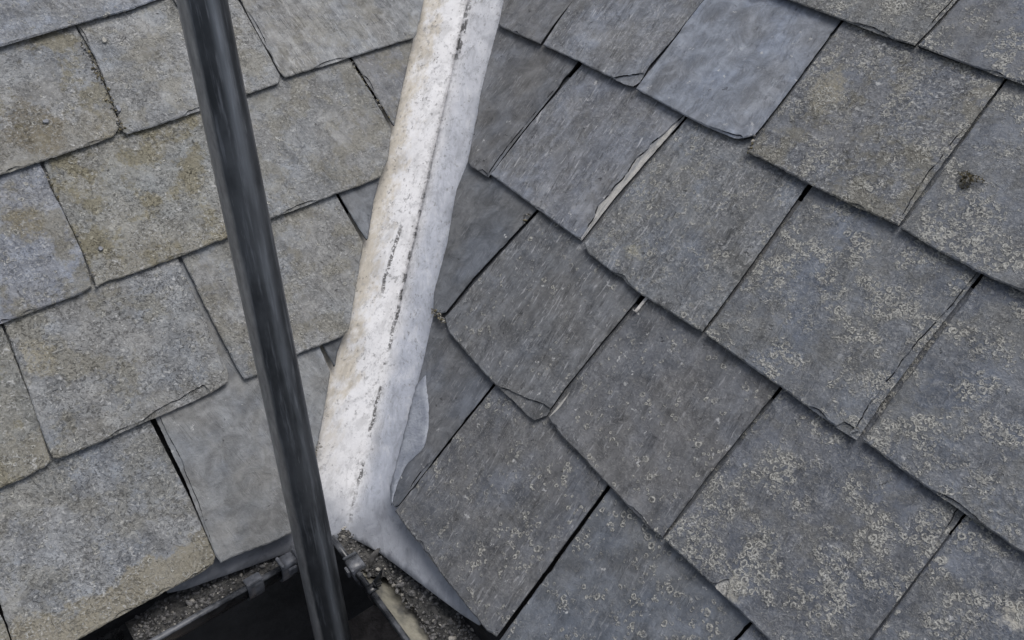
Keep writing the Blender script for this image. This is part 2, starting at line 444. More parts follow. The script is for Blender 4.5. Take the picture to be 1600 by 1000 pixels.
# ------------------------------------------------------------------ slates
THICK = .0066
def resample(pts, step):
    out = []
    for a, b in zip(pts[:-1], pts[1:]):
        L = (b - a).length
        n = max(1, int(L / step))
        out += [a.lerp(b, i / n) for i in range(n)]
    return out + [pts[-1]]
def slate_mesh(name, L, Tl, Rr, rng, flakes=(), thick=THICK, step=.0035):
    """outline given as left side (head to tail), tail (left to right), right side (tail to head); metres"""
    V2 = lambda q: Vector((q[0] / 1000, q[1] / 1000))
    sides = [('l', [V2(q) for q in L] + [V2(Tl[0])]), ('t', [V2(q) for q in Tl]), ('r', [V2(Tl[-1])] + [V2(q) for q in Rr])]
    # fillet-free joins: the side polylines meet the tail polyline in its end points
    P = []; E = []; Fr = []
    for key, pl in sides:
        rs = resample(pl, step)
        n = len(rs)
        for i, q in enumerate(rs[:-1] if key != 'r' else rs):
            P.append(q); E.append(key); Fr.append(i / max(1, n - 1))
    head = resample([V2(Rr[-1]), V2(L[0])], .03)[1:-1]
    for q in head:
        P.append(q); E.append('h'); Fr.append(0)
    n = len(P)
    seed = Vector((rng.uniform(0, 90), rng.uniform(0, 90), rng.uniform(0, 90)))
    # inward normals (the outline runs anticlockwise seen from above)
    N = []
    for i in range(n):
        d = P[(i + 1) % n] - P[i - 1]
        d.normalize()
        N.append(Vector((-d.y, d.x)))
    # random shallow flakes besides the given ones
    FL_ = [f for f in flakes if f[0] != 'cr']
    CUT = [f for f in flakes if f[0] == 'cr']
    for key in ('l', 't', 'r'):
        for _ in range(rng.choice((0, 1, 1, 2)) if key == 't' else rng.choice((0, 0, 1))):
            a = rng.uniform(0, .8)
            FL_.append((key, a, min(1.0, a + rng.uniform(.08, .25)), rng.uniform(2.0, 5.0), 0))
    outer = []; inset = []; drop = []; pale = []
    for i in range(n):
        q = P[i]
        s3 = Vector((q.x, q.y, 0))
        if E[i] == 'h':
            outer.append(q.copy()); inset.append(.0004); drop.append(.0004); pale.append(False); continue
        amp = .0009 if E[i] == 't' else .0006
        a = abs(noise.noise(s3 * 55 + seed)) * amp + max(0, noise.noise(s3 * 240 + seed)) * amp * 1.7
        nick = noise.noise(s3 * 34 + seed * 2)
        if nick > .42: a += (nick - .42) * (.010 if E[i] == 't' else .005)
        outer.append(q + N[i] * a)
        base = .0007 + .0011 * abs(noise.noise(s3 * 90 + seed * 3))
        dr = .0009 + .0008 * abs(noise.noise(s3 * 60 + seed * 4))
        pa = False
        for key, f0, f1, dep, pl in FL_:
            if key == E[i] and f0 <= Fr[i] <= f1:
                w = math.sin(math.pi * (Fr[i] - f0) / (f1 - f0)) if (f0 > 0.02 and f1 < .98) else \
                    (math.cos(math.pi / 2 * (Fr[i] - f0) / (f1 - f0)) if f0 <= .02 else math.sin(math.pi / 2 * (Fr[i] - f0) / (f1 - f0)))
                w = max(0, w) ** .7 * (.9 + .45 * noise.noise(s3 * 45 + seed * 5) + .10 * noise.noise(s3 * 170 + seed))
                base = max(base, w * dep / 1000)
                if w * dep > 1.5: dr = max(dr, .0022 if dep < 8 else .0028)
                pa = pa or bool(pl)
        inset.append(base); drop.append(min(dr, thick * .7)); pale.append(pa)
    IN = [outer[i] + N[i] * inset[i] for i in range(n)]
    IN2 = [outer[i] + N[i] * (inset[i] + .0007) for i in range(n)]
    for _, la, lb, _d, _p in CUT:            # a corner split off along a straight line
        ic = max(i for i in range(n) if E[i] == 't')
        acc = 0; i0 = ic
        while acc < la / 1000 and i0 > 1 and E[i0] == 't':
            acc += (P[i0] - P[i0 - 1]).length; i0 -= 1
        acc = 0; i1 = ic
        while acc < lb / 1000 and E[i1 + 1] != 'h':
            acc += (P[i1 + 1] - P[i1]).length; i1 += 1
        A, B = IN[i0].copy(), IN[i1].copy()
        nrm = (B - A).normalized(); nrm = Vector((-nrm.y, nrm.x))
        for i in range(i0 + 1, i1):
            k = (i - i0) / (i1 - i0)
            q = A.lerp(B, k) + nrm * (noise.noise(Vector((k * 5, 0, 0)) + seed) * .0022 + noise.noise(Vector((k * 17, 3, 0)) + seed) * .0009)
            IN[i] = q; IN2[i] = q + nrm * .0008
            inset[i] = max(inset[i], .004); drop[i] = .0026
    bm = bmesh.new()
    und = [.0052 if E[i] == 't' else .0016 for i in range(n)]       # edges lean inwards, tails most: shade built into the shape
    low = [bm.verts.new((outer[i].x + N[i].x * und[i], outer[i].y + N[i].y * und[i], -thick)) for i in range(n)]
    o_t = [bm.verts.new((outer[i].x, outer[i].y, -drop[i] - .0002)) for i in range(n)]
    stp = [bm.verts.new((IN[i].x, IN[i].y, -drop[i] * (.85 if inset[i] > .003 else .45))) for i in range(n)]
    top = [bm.verts.new((IN2[i].x, IN2[i].y, 0)) for i in range(n)]
    for i in range(n):
        j = (i + 1) % n
        f = bm.faces.new((low[i], low[j], o_t[j], o_t[i])); f.material_index = 1
        f = bm.faces.new((o_t[i], o_t[j], stp[j], stp[i])); f.material_index = 2 if (pale[i] and pale[j]) else 0
        f = bm.faces.new((stp[i], stp[j], top[j], top[i])); f.material_index = 1 if inset[i] > .002 and noise.noise(Vector((P[i].x, P[i].y, 2)) * 70 + seed) > -.05 else 0  # dark edge stone on some flake steps paints their shade
    f = bm.faces.new(top)
    f2 = bm.faces.new(list(reversed(low)))
    bmesh.ops.triangulate(bm, faces=[f, f2])
    return bm
def roof_matrix(side, origin, rng, lift=0.0):
    F = FR_OF[side]
    v = (F.v - F.n * TILT).normalized()
    nn = F.e.cross(v)
    tx = rng.uniform(-.0035, .0035); ty = rng.uniform(-.003, .003)
    R = Matrix((F.e, v, nn)).transposed().to_4x4()
    return Matrix.Translation(Vector(origin) + nn * (lift + rng.uniform(-.0008, .0008))) @ R @ Matrix.Rotation(tx, 4, 'Y') @ Matrix.Rotation(ty, 4, 'X')

# outline of every slate seen, in millimetres in the plane of its own slope:
# side, origin (m), left side, tail, right side, label, stone colour, growth, grain, flakes
SLATES = [
    ('L', (-0.4557, 0.3493, 0.512), [(-236.2, 391.9), (-236.2, 177.0), (-236.2, -22.8)], [(-96.5, -6.8), (10.0, 0.7), (86.4, 6.1)], [(153.0, 17.7), (153.7, 100.4), (155.3, 315.6)], "bluish slate cut by the photo's top left corner", (0.2288, 0.2457, 0.275), (0.1, 0.5, 0.15), (0.5, 0.3), [], (0.0, 0.02), ((9.0, 9.0, 0.01), (0.0, 0.0, 0.0))),
    ('L', (-0.4168, 0.1993, 0.3925), [(-171.7, 399.8), (-171.7, 185.0), (-171.7, -14.9)], [(-90.2, -5.6), (-23.3, -2.3), (48.3, 3.0), (65.3, 4.9)], [(79.9, 17.5), (87.4, 91.0), (87.9, 180.5), (89.0, 395.7)], 'grey slate with a brown moss stain near its lower edge at the left border', (0.2288, 0.2362, 0.2412), (0.1, 0.75, 0.75), (0.1, 0.5), [], (0.55, 0.05), ((-0.0265, 0.0465, 0.036), (0.15, 0.125, 0.075))),
    ('L', (-0.3001, 0.323, 0.3965), [(-87.3, 390.4), (-79.8, 175.2), (-77.9, 120.5), (-87.8, 16.2), (-90.4, -0.0)], [(-86.7, -4.1), (-43.7, -3.8), (24.0, 1.6), (106.5, 6.3)], [(156.9, 10.4), (165.9, 21.9), (165.8, 95.0), (163.7, 166.8), (157.3, 382.0)], "pale grey crusted slate passing behind the dark pole near the photo's top", (0.2516, 0.2599, 0.2654), (0.1, 0.7, 0.35), (0.1, 0.3), [], (0.0, 0.02), ((9.0, 9.0, 0.01), (0.0, 0.0, 0.0))),
    ('L', (-0.1246, 0.5203, 0.4093), [(-98.5, 363.2), (-96.9, 148.0), (-96.3, 72.9), (-95.5, 7.8)], [(-91.5, -3.7), (-28.8, -1.1), (25.5, 1.1), (94.8, 3.7)], [(157.2, 5.4), (168.6, 14.1), (212.5, 68.6), (246.3, 114.2), (406.0, 329.3)], 'streaky grey slate at the top between the dark pole and the white valley lead', (0.2288, 0.2362, 0.2412), (0.0, 0.25, 0.25), (0.9, 0.3), [('t', 0.3, 0.6, 6, 0)], (0.0, 0.02), ((9.0, 9.0, 0.01), (0.0, 0.0, 0.0))),
    ('L', (-0.3959, 0.0148, 0.2622), [(-120.2, 412.6), (-120.2, 197.8), (-120.2, -2.0)], [(-51.9, -0.6), (3.4, 0.2), (48.5, 0.5)], [(66.5, 5.1), (74.9, 54.2), (76.5, 113.5), (77.3, 183.6), (79.9, 398.8)], 'bluish slate with ochre blotches at the left border, next to the large yellowish slate', (0.2288, 0.2457, 0.2798), (0.1, 0.6, 0.6), (0.1, 0.5), [], (0.0, 0.02), ((0.0277, 0.1214, 0.02), (0.21, 0.18, 0.11))),
    ('L', (-0.2615, 0.1546, 0.2653), [(-88.2, 397.1), (-112.8, 181.9), (-116.9, 146.0), (-117.4, 72.9), (-120.8, 19.5)], [(-123.2, -1.8), (-53.0, -1.4), (12.2, -0.4), (67.3, 1.5), (96.7, 2.2)], [(115.8, 4.0), (128.0, 100.8), (142.7, 204.6), (173.3, 419.8)], 'large yellowish crusted slate left of the dark pole, wholly covered in fine stipple', (0.2471, 0.2504, 0.2364), (0.1, 0.9, 0.85), (0.0, 0.4), [('l', 0.05, 0.3, 4, 0)], (0.35, 0.03), ((9.0, 9.0, 0.01), (0.0, 0.0, 0.0))),
    ('L', (-0.1132, 0.3117, 0.2705), [(-35.7, 412.2), (-69.6, 197.1), (-86.2, 91.5), (-95.8, -4.3)], [(-75.9, -1.5), (-27.4, -0.4), (28.7, 1.0), (74.6, 0.9)], [(118.4, 3.6), (143.9, 26.0), (176.6, 72.3), (175.7, 143.7), (169.9, 210.7), (151.3, 425.9)], 'wide grey slate between pole and white lead, directly above the small dark triangular one', (0.2196, 0.2268, 0.2316), (0.1, 0.5, 0.35), (0.2, 0.4), [('t', 0.1, 0.5, 6, 0)], (0.0, 0.02), ((9.0, 9.0, 0.01), (0.0, 0.0, 0.0))),
    ('L', (-0.0262, 0.484, 0.3206), [(-11.1, 152.2), (-9.5, 132.2), (-4.3, 64.0), (-0.9, 4.0)], [(-0.5, 0.2), (0.5, -0.2)], [(2.7, 1.6), (59.6, 70.4), (114.2, 136.0), (130.9, 156.0)], 'grey three cornered slate piece beside the white lead, uppermost of its kind', (0.1739, 0.1795, 0.1882), (0.0, 0.25, 0.4), (0.3, 0.2), [], (0.0, 0.02), ((9.0, 9.0, 0.01), (0.0, 0.0, 0.0))),
    ('L', (-0.3666, -0.1589, 0.133), [(-93.8, 412.7), (-93.8, 197.8), (-93.8, -2.0)], [(-28.2, -0.6), (1.3, -1.1), (26.9, 1.7)], [(34.1, 5.7), (44.4, 82.8), (50.9, 185.8), (64.4, 400.9)], 'brownish slate at the left border beside the slate with the long flaked lower edge', (0.2105, 0.2126, 0.1978), (0.1, 0.9, 0.7), (0.0, 0.4), [], (0.5, 0.05), ((9.0, 9.0, 0.01), (0.0, 0.0, 0.0))),
    ('L', (-0.2652, -0.0557, 0.1341), [(-72.0, 402.8), (-91.0, 187.6), (-98.3, 105.2), (-106.5, 32.8), (-107.3, 4.9)], [(-101.6, 1.5), (-56.1, -0.5), (6.9, 0.1), (50.3, -0.8), (100.6, -0.3)], [(126.9, 3.7), (134.0, 16.6), (138.6, 98.4), (143.4, 193.7), (154.1, 408.9)], 'large speckled slate with a long flake split off its lower right edge', (0.2379, 0.2457, 0.2509), (0.1, 0.9, 0.45), (0.1, 0.3), [('t', 0.52, 0.985, 16, 0), ('t', 0.3, 0.5, 5, 0)], (0.25, 0.02), ((-0.072, 0.1326, 0.02), (0.32, 0.29, 0.21))),
    ('L', (-0.0998, 0.1074, 0.1327), [(-78.6, 412.3), (-83.6, 197.2), (-85.5, 111.7), (-84.8, 18.8), (-83.0, 0.6)], [(-74.1, -1.1), (-36.9, -1.8), (4.0, 2.6), (36.6, 0.7), (70.5, -0.4)], [(85.3, 3.3), (91.8, 9.2), (129.6, 59.7), (175.8, 120.6), (173.0, 204.7), (166.0, 419.8)], 'narrow looking grey slate half hidden behind the middle of the dark pole', (0.215, 0.2221, 0.2268), (0.1, 0.55, 0.35), (0.3, 0.4), [], (0.0, 0.02), ((9.0, 9.0, 0.01), (0.0, 0.0, 0.0))),
    ('L', (-0.0369, 0.3051, 0.2118), [(-8.2, 101.3), (-7.2, 81.3), (-4.3, 23.5), (-1.9, 1.9)], [(-0.5, 0.2), (0.5, -0.2)], [(3.5, 3.3), (42.7, 56.4), (69.5, 86.1), (87.6, 106.1)], "small dark smooth triangular slate touching the white lead's left edge halfway down", (0.1373, 0.1465, 0.1592), (0.0, 0.05, 0.0), (0.2, 0.2), [], (0.0, 0.02), ((9.0, 9.0, 0.01), (0.0, 0.0, 0.0))),
    ('L', (-0.3613, -0.3696, -0.0039), [(-93.9, 426.5), (-93.9, 211.7), (-93.9, 11.8)], [(-32.7, 3.0), (32.7, -3.0)], [(54.4, -0.6), (59.4, 36.4), (75.7, 200.2), (97.0, 415.3)], "sliver of slate in the photo's bottom left corner", (0.2105, 0.2221, 0.222), (0.1, 0.7, 0.4), (0.0, 0.3), [], (0.8, 0.05), ((9.0, 9.0, 0.01), (0.0, 0.0, 0.0))),
    ('L', (-0.2321, -0.2442, -0.0061), [(-79.5, 418.3), (-102.1, 203.1), (-119.5, 36.3), (-123.5, 2.0)], [(-103.9, 1.9), (-60.3, -0.7), (2.7, 0.2), (60.1, -0.6), (101.4, -0.8)], [(116.8, 2.0), (123.1, 9.7), (127.1, 97.6), (126.0, 206.8), (124.1, 421.9)], 'big bluish grey eaves slate with a tan crusted lower edge above the black gutter', (0.2288, 0.241, 0.2557), (0.1, 0.8, 0.3), (0.1, 0.5), [('cr', 22, 12, 0, 0)], (1.0, 0.042), ((9.0, 9.0, 0.01), (0.0, 0.0, 0.0))),
    ('L', (-0.1084, -0.1281, -0.0106), [(-32.2, 428.7), (-36.7, 213.5), (-38.6, 124.7), (-43.6, 60.5), (-46.5, 16.7)], [(-44.9, 5.0), (-18.6, 3.2), (20.1, -3.4), (43.3, -4.8)], [(57.9, -6.5), (78.1, 14.0), (114.1, 55.2), (144.6, 90.8), (168.3, 120.7), (207.6, 174.0), (210.9, 211.3), (229.5, 426.4)], 'smooth plain grey eaves slate crossed by the foot of the dark pole', (0.2086, 0.2155, 0.22), (0.0, 0.1, 0.05), (0.08, 0.35), [('l', 0.3, 0.97, 6, 0)], (0.0, 0.02), ((9.0, 9.0, 0.01), (0.0, 0.0, 0.0))),
    ('L', (-0.0522, 0.1237, 0.1041), [(-3.7, 51.4), (-2.5, 31.4), (-0.9, 1.5)], [(-0.4, 0.2), (0.4, -0.2)], [(3.1, 2.9), (12.2, 16.1), (35.8, 38.2), (57.2, 58.3)], 'tiny dark slate sliver wedged between the white lead and the smooth eaves slate', (0.1007, 0.1087, 0.1206), (0.0, 0.1, 0.0), (0.1, 0.1), [], (0.0, 0.02), ((9.0, 9.0, 0.01), (0.0, 0.0, 0.0))),
    ('R', (0.6179, 0.377, 0.5656), [(-92.8, 295.7), (-119.9, 80.6), (-129.4, 5.3)], [(-89.9, 2.4), (5.5, -0.1), (84.4, -2.3)], [(109.9, -0.9), (112.0, 35.9), (114.7, 106.8), (122.9, 322.0)], 'brownish slate thick with lichen rings, cut by the top edge right of centre', (0.1341, 0.1404, 0.1456), (0.8, 0.6, 0.1), (0.0, 0.4), [('t', 0.6, 0.95, 5, 0)], (0.0, 0.02), ((9.0, 9.0, 0.01), (0.0, 0.0, 0.0))),
    ('R', (0.7815, 0.2003, 0.5639), [(-121.6, 331.4), (-123.9, 116.2), (-124.7, 36.7), (-127.9, 2.7)], [(-68.6, 0.9), (11.5, 0.4), (57.0, -1.3)], [(151.5, 0.4), (151.5, 200.2), (151.5, 415.0)], "dark bluish slate with scattered lichen rings in the photo's top right corner", (0.1192, 0.131, 0.1539), (0.75, 0.2, 0.1), (0.1, 0.4), [], (0.0, 0.02), ((9.0, 9.0, 0.01), (0.0, 0.0, 0.0))),
    ('R', (0.1522, 0.6298, 0.4335), [(-313.0, 329.3), (-131.5, 114.1), (-72.9, 44.7), (-40.2, 1.2)], [(-25.9, -0.9), (25.9, 0.9)], [(73.1, 2.5), (66.5, 44.4), (59.0, 189.7), (47.8, 404.9)], 'plain brownish grey slate touching the white lead at the top of the right slope', (0.1416, 0.1466, 0.1564), (0.0, 0.1, 0.05), (0.4, 0.2), [], (0.0, 0.02), ((9.0, 9.0, 0.01), (0.0, 0.0, 0.0))),
    ('R', (0.3188, 0.4594, 0.4366), [(-173.0, 401.6), (-175.2, 186.4), (-176.2, 86.9), (-159.1, -2.3)], [(-75.8, -1.0), (-8.1, -1.0), (34.3, -0.5), (49.6, 2.5)], [(54.4, 13.0), (48.5, 45.6), (50.0, 86.5), (45.1, 172.9), (32.8, 388.1)], 'streaky pale blue grey slate left of the smooth blue slate, its lower right corner flaked', (0.1825, 0.195, 0.218), (0.0, 0.35, 0.1), (1.0, 0.3), [('cr', 34, 30, 0, 0)], (0.0, 0.02), ((9.0, 9.0, 0.01), (0.0, 0.0, 0.0))),
    ('R', (0.4657, 0.302, 0.4358), [(-176.4, 440.3), (-171.3, 225.1), (-169.7, 159.9), (-161.3, 45.0), (-157.6, 1.6)], [(-65.5, -2.1), (-15.6, -3.3), (34.7, 0.4), (46.4, 5.0)], [(58.1, 15.9), (54.8, 81.6), (44.1, 203.7), (25.3, 418.9)], 'smooth blue slate with a clipped lower right corner and almost no lichen', (0.2049, 0.2246, 0.2596), (0.0, 0.06, 0.0), (0.3, 0.9), [('r', 0.55, 0.9, 7, 0), ('t', 0.4, 1.0, 4, 0)], (0.0, 0.02), ((9.0, 9.0, 0.01), (0.0, 0.0, 0.0))),
    ('R', (0.5914, 0.1563, 0.4295), [(-162.5, 429.5), (-143.8, 214.3), (-135.7, 120.8), (-125.2, 0.5)], [(-90.5, 1.2), (-25.4, -1.3), (38.5, -0.7), (77.4, 0.9)], [(101.3, 2.2), (95.0, 65.2), (85.0, 212.5), (70.4, 427.6)], 'large grey slate with a yellowish lichen patch, just right of the smooth blue slate', (0.1378, 0.1466, 0.1622), (0.55, 0.75, 0.45), (0.0, 0.3), [('r', 0.05, 0.4, 7, 0)], (0.0, 0.02), ((-0.0914, 0.1243, 0.024), (0.31, 0.285, 0.215))),
    ('R', (0.7472, -0.0132, 0.4274), [(-161.9, 431.9), (-143.4, 216.7), (-131.0, 72.1), (-126.3, 4.4)], [(-79.2, 0.6), (-24.1, -1.4), (24.1, 1.7), (79.2, -0.9)], [(147.7, -0.9), (147.7, 198.9), (147.7, 413.8)], "ringed grey slate bearing a tuft of moss, at the photo's right border", (0.1304, 0.142, 0.1622), (0.8, 0.35, 0.15), (0.1, 0.3), [], (0.0, 0.02), ((9.0, 9.0, 0.01), (0.0, 0.0, 0.0))),
    ('R', (0.1206, 0.4052, 0.2918), [(-329.8, 435.1), (-186.2, 220.0), (-146.6, 160.7), (-108.0, 106.3), (-67.1, 55.5), (-26.9, 4.1)], [(-11.6, -0.7), (11.6, 0.7)], [(32.2, 1.6), (24.9, 66.9), (17.1, 223.5), (6.3, 438.7)], 'plain narrow brownish slate cut along the white lead, left of the splintered blue grey slate', (0.1341, 0.1388, 0.1481), (0.0, 0.08, 0.05), (0.4, 0.3), [('r', 0.0, 0.5, 5, 0)], (0.0, 0.02), ((9.0, 9.0, 0.01), (0.0, 0.0, 0.0))),
    ('R', (0.2459, 0.2753, 0.2933), [(-154.1, 437.6), (-155.7, 222.4), (-156.6, 110.0), (-149.6, 4.7)], [(-57.1, 1.9), (6.2, -0.3), (50.9, -1.6)], [(74.4, -0.4), (69.2, 78.8), (71.1, 222.1), (74.0, 437.3)], 'blue grey streaky slate with a long white splintered edge on its right side', (0.1751, 0.1872, 0.2122), (0.0, 0.3, 0.12), (1.0, 0.4), [('r', 0.03, 0.55, 15, 1)], (0.0, 0.02), ((9.0, 9.0, 0.01), (0.0, 0.0, 0.0))),
    ('R', (0.3756, 0.1226, 0.2857), [(-127.1, 452.2), (-123.9, 237.0), (-122.1, 115.3), (-118.6, 10.6)], [(-101.5, 2.5), (-57.0, 0.4), (6.5, -3.0), (59.7, -0.5), (92.3, 0.7)], [(114.6, 2.3), (111.2, 48.0), (102.6, 144.6), (93.9, 227.5), (71.3, 442.7)], 'streaky grey slate with one yellowish lichen blotch near its lower left corner', (0.1527, 0.1638, 0.1789), (0.3, 0.55, 0.1), (0.8, 0.4), [], (0.0, 0.02), ((-0.0439, 0.0402, 0.011), (0.4, 0.38, 0.29))),
    ('R', (0.5497, -0.0613, 0.286), [(-172.3, 443.2), (-153.1, 228.1), (-143.5, 120.9), (-135.3, 2.0)], [(-82.3, 0.6), (-19.2, 0.6), (35.6, -0.4), (65.9, -0.8)], [(88.0, 0.7), (82.3, 54.5), (78.3, 135.6), (75.0, 225.1), (67.0, 440.3)], 'dark bluish lichen dotted slate with a dark flaked right edge, mid right slope', (0.1229, 0.1365, 0.1597), (0.7, 0.35, 0.15), (0.4, 0.4), [('r', 0.0, 0.6, 10, 0)], (0.0, 0.02), ((9.0, 9.0, 0.01), (0.0, 0.0, 0.0))),
    ('R', (0.7048, -0.2239, 0.287), [(-160.1, 439.0), (-146.5, 223.8), (-139.4, 110.9), (-133.0, 2.5)], [(-73.4, -0.2), (-12.8, 0.2), (24.0, 0.1), (62.2, -0.2)], [(143.4, 0.6), (143.4, 200.4), (143.4, 415.3)], 'dark slate dotted with pale lichen rings at the right border, below the moss tufted slate', (0.1155, 0.1287, 0.1523), (0.75, 0.3, 0.2), (0.2, 0.4), [('t', 0.2, 0.6, 5, 0)], (0.0, 0.02), ((9.0, 9.0, 0.01), (0.0, 0.0, 0.0))),
    ('R', (0.0931, 0.1967, 0.161), [(-268.8, 418.7), (-164.0, 203.5), (-144.0, 162.4), (-83.1, 90.0), (-58.6, 52.5), (-36.3, 18.6), (-12.3, -3.0)], [(-2.9, -1.2), (2.9, 1.2)], [(9.1, 8.5), (6.0, 75.7), (12.5, 200.5), (23.8, 415.7)], 'smooth dark grey slate with a cut edge beside the middle of the white lead', (0.1155, 0.1225, 0.1331), (0.0, 0.03, 0.0), (0.2, 0.15), [], (0.0, 0.02), ((9.0, 9.0, 0.01), (0.0, 0.0, 0.0))),
    ('R', (0.1908, 0.0706, 0.1497), [(-132.1, 432.6), (-140.9, 217.4), (-145.1, 115.8), (-145.9, 20.0)], [(-120.3, 7.7), (-4.6, -2.6), (46.0, -1.7), (78.9, -3.4)], [(92.9, -1.4), (102.8, 13.7), (97.5, 55.1), (95.4, 122.3), (93.8, 211.4), (90.0, 426.6)], 'dark grey scratched slate with a broken, rounded lower corner', (0.1267, 0.1326, 0.1414), (0.1, 0.2, 0.0), (0.8, 1.0), [('cr', 58, 44, 0, 0)], (0.0, 0.02), ((9.0, 9.0, 0.01), (0.0, 0.0, 0.0))),
    ('R', (0.3504, -0.0967, 0.1507), [(-140.0, 426.0), (-130.5, 210.9), (-126.0, 108.8), (-124.6, 11.9)], [(-110.3, 6.6), (-19.7, 1.4), (48.1, -3.4), (81.9, -4.6)], [(99.9, -2.6), (94.0, 80.4), (90.8, 214.1), (85.5, 429.2)], 'dull brownish slate with white specks, right of the slate with the broken corner', (0.1229, 0.1271, 0.1356), (0.15, 0.2, 0.0), (0.5, 0.9), [('l', 0.86, 0.97, 4, 1)], (0.0, 0.02), ((9.0, 9.0, 0.01), (0.0, 0.0, 0.0))),
    ('R', (0.5036, -0.2648, 0.1478), [(-141.7, 434.2), (-132.9, 219.0), (-128.5, 111.9), (-125.1, 2.1)], [(-61.1, 1.6), (4.4, -0.0), (56.7, -1.6)], [(105.2, -1.8), (102.1, 71.0), (98.6, 154.7), (95.2, 220.1), (84.1, 435.3)], 'large dark ringed slate with a pale chip in its lower left edge', (0.108, 0.1186, 0.1398), (0.75, 0.3, 0.15), (0.2, 0.4), [('r', 0.45, 0.95, 9, 0), ('t', 0.12, 0.26, 14, 1)], (0.0, 0.02), ((-0.0294, 0.0136, 0.012), (0.42, 0.4, 0.34))),
    ('R', (0.6212, -0.3901, 0.1475), [(-83.3, 437.2), (-74.7, 222.0), (-71.8, 150.6), (-67.3, 69.6), (-63.3, -0.3)], [(-23.4, -1.1), (23.4, 1.1)], [(102.8, 5.2), (102.8, 205.1), (102.8, 419.9)], 'dark bluish slate with sparse lichen in the bottom right corner', (0.108, 0.1209, 0.1456), (0.6, 0.35, 0.1), (0.2, 0.4), [], (0.0, 0.02), ((0.0108, 0.1693, 0.01), (0.55, 0.52, 0.44))),
    ('R', (0.0679, -0.0525, 0.0105), [(-327.5, 433.8), (-168.3, 218.6), (-137.3, 176.7), (-114.3, 143.3), (-62.7, 84.1), (-28.1, 33.9), (-7.0, 0.8)], [(-0.8, -0.7), (0.8, 0.7)], [(3.2, 7.7), (-2.8, 105.1), (-8.2, 210.9), (-19.0, 426.1)], 'dark pointed slate between the folded lead flap and the scratched eaves slate', (0.1118, 0.1186, 0.1306), (0.0, 0.08, 0.0), (0.3, 0.3), [], (0.0, 0.02), ((9.0, 9.0, 0.01), (0.0, 0.0, 0.0))),
    ('R', (0.1667, -0.1653, 0.0064), [(-160.1, 434.0), (-153.4, 218.8), (-150.4, 122.0), (-144.8, 4.8)], [(-102.2, 2.1), (-21.1, -0.3), (44.8, -1.1), (78.5, -0.7)], [(94.1, 4.0), (87.2, 100.2), (77.8, 218.1), (60.6, 433.2)], 'dark eaves slate with diagonal scratches, pointed corner down beside the lead apron', (0.1118, 0.117, 0.1273), (0.25, 0.2, 0.05), (0.6, 0.6), [], (0.0, 0.02), ((9.0, 9.0, 0.01), (0.0, 0.0, 0.0))),
    ('R', (0.3128, -0.3206, 0.0062), [(-150.1, 435.2), (-131.6, 220.0), (-121.9, 106.8), (-113.9, 4.0)], [(-35.6, 1.4), (35.6, -1.4)], [(90.4, -2.8), (86.3, 85.9), (93.6, 221.1), (105.4, 436.3)], 'smooth blue grey eaves slate at the bottom edge of the photo with soft pale blooms', (0.117, 0.1279, 0.1448), (0.25, 0.1, 0.0), (0.3, 0.5), [], (0.0, 0.02), ((9.0, 9.0, 0.01), (0.0, 0.0, 0.0))),
    ('R', (0.4373, -0.4518, 0.0066), [(-76.5, 436.4), (-84.5, 221.2), (-89.4, 87.9), (-86.2, -1.4)], [(-27.9, 1.3), (27.9, -1.3)], [(94.8, -1.8), (94.8, 198.1), (94.8, 412.9)], 'corner of a dark slate at the bottom edge, right of the smooth blue grey one', (0.1118, 0.1232, 0.1456), (0.2, 0.2, 0.0), (0.3, 0.4), [], (0.0, 0.02), ((9.0, 9.0, 0.01), (0.0, 0.0, 0.0)))
]
for idx, (side, org, l, tl, r, label, stone, growth, grain, flakes, skirt, spot) in enumerate(SLATES):
    rng = random.Random(100 + idx)
    o = from_bm("roof_slate", slate_mesh("roof_slate", l, tl, r, rng, flakes), [M_SLATE, M_EDGE, M_SPLINT], matrix=roof_matrix(side, org, rng))
    tag(o, label, "slate", "slates of the left roof slope" if side == 'L' else "slates of the right roof slope")
    o["stone_colour"] = list(stone)
    o["growth"] = list(growth)
    o["grain"] = [grain[0], grain[1], round(rng.uniform(0, 9), 3)]
    o["spot"] = list(spot[0]); o["spot_colour"] = list(spot[1])
    o["skirt"] = [skirt[0], skirt[1], 0.0]

# ------------------------------------------------------------------ roof decks below the slates
def deck(side, sgn):
    F = FR_OF[side]
    h = -.031
    # valley line in this plane: points from the valley direction
    nL, nR = FL.n, FR.n
    vd = nL.cross(nR); vd.normalize()
    if vd.z < 0: vd = -vd
    # a point of both planes n.P = h with y of the plan free: solve on the vertical of the origin
    base = Vector((0, 0, 0))
    det = nL.x * nR.y - nL.y * nR.x
    base.x = (h * nR.y - nL.y * h) / det
    base.y = (nL.x * h - h * nR.x) / det
    tv = lambda s: base + vd * ((s - base.dot(F.v)) / vd.dot(F.v))
    a = tv(-.004); b = tv(2.6)
    c = b + F.e * (sgn * 2.6); d = a + F.e * (sgn * 2.6)
    bm = bmesh.new()
    top = [bm.verts.new(q) for q in (a, b, c, d)]
    bot = [bm.verts.new(q - Vector((0, 0, .03))) for q in (a, b, c, d)]
    bm.faces.new(top); bm.faces.new(bot[::-1])
    for i in range(4):
        j = (i + 1) % 4
        bm.faces.new((top[i], bot[i], bot[j], top[j]))
    bmesh.ops.recalc_face_normals(bm, faces=bm.faces)
    o = from_bm("roof_deck", bm, M_DECK)
    o["kind"] = "structure"
    return base, vd
BASE, VD = deck('L', -1)
deck('R', 1)

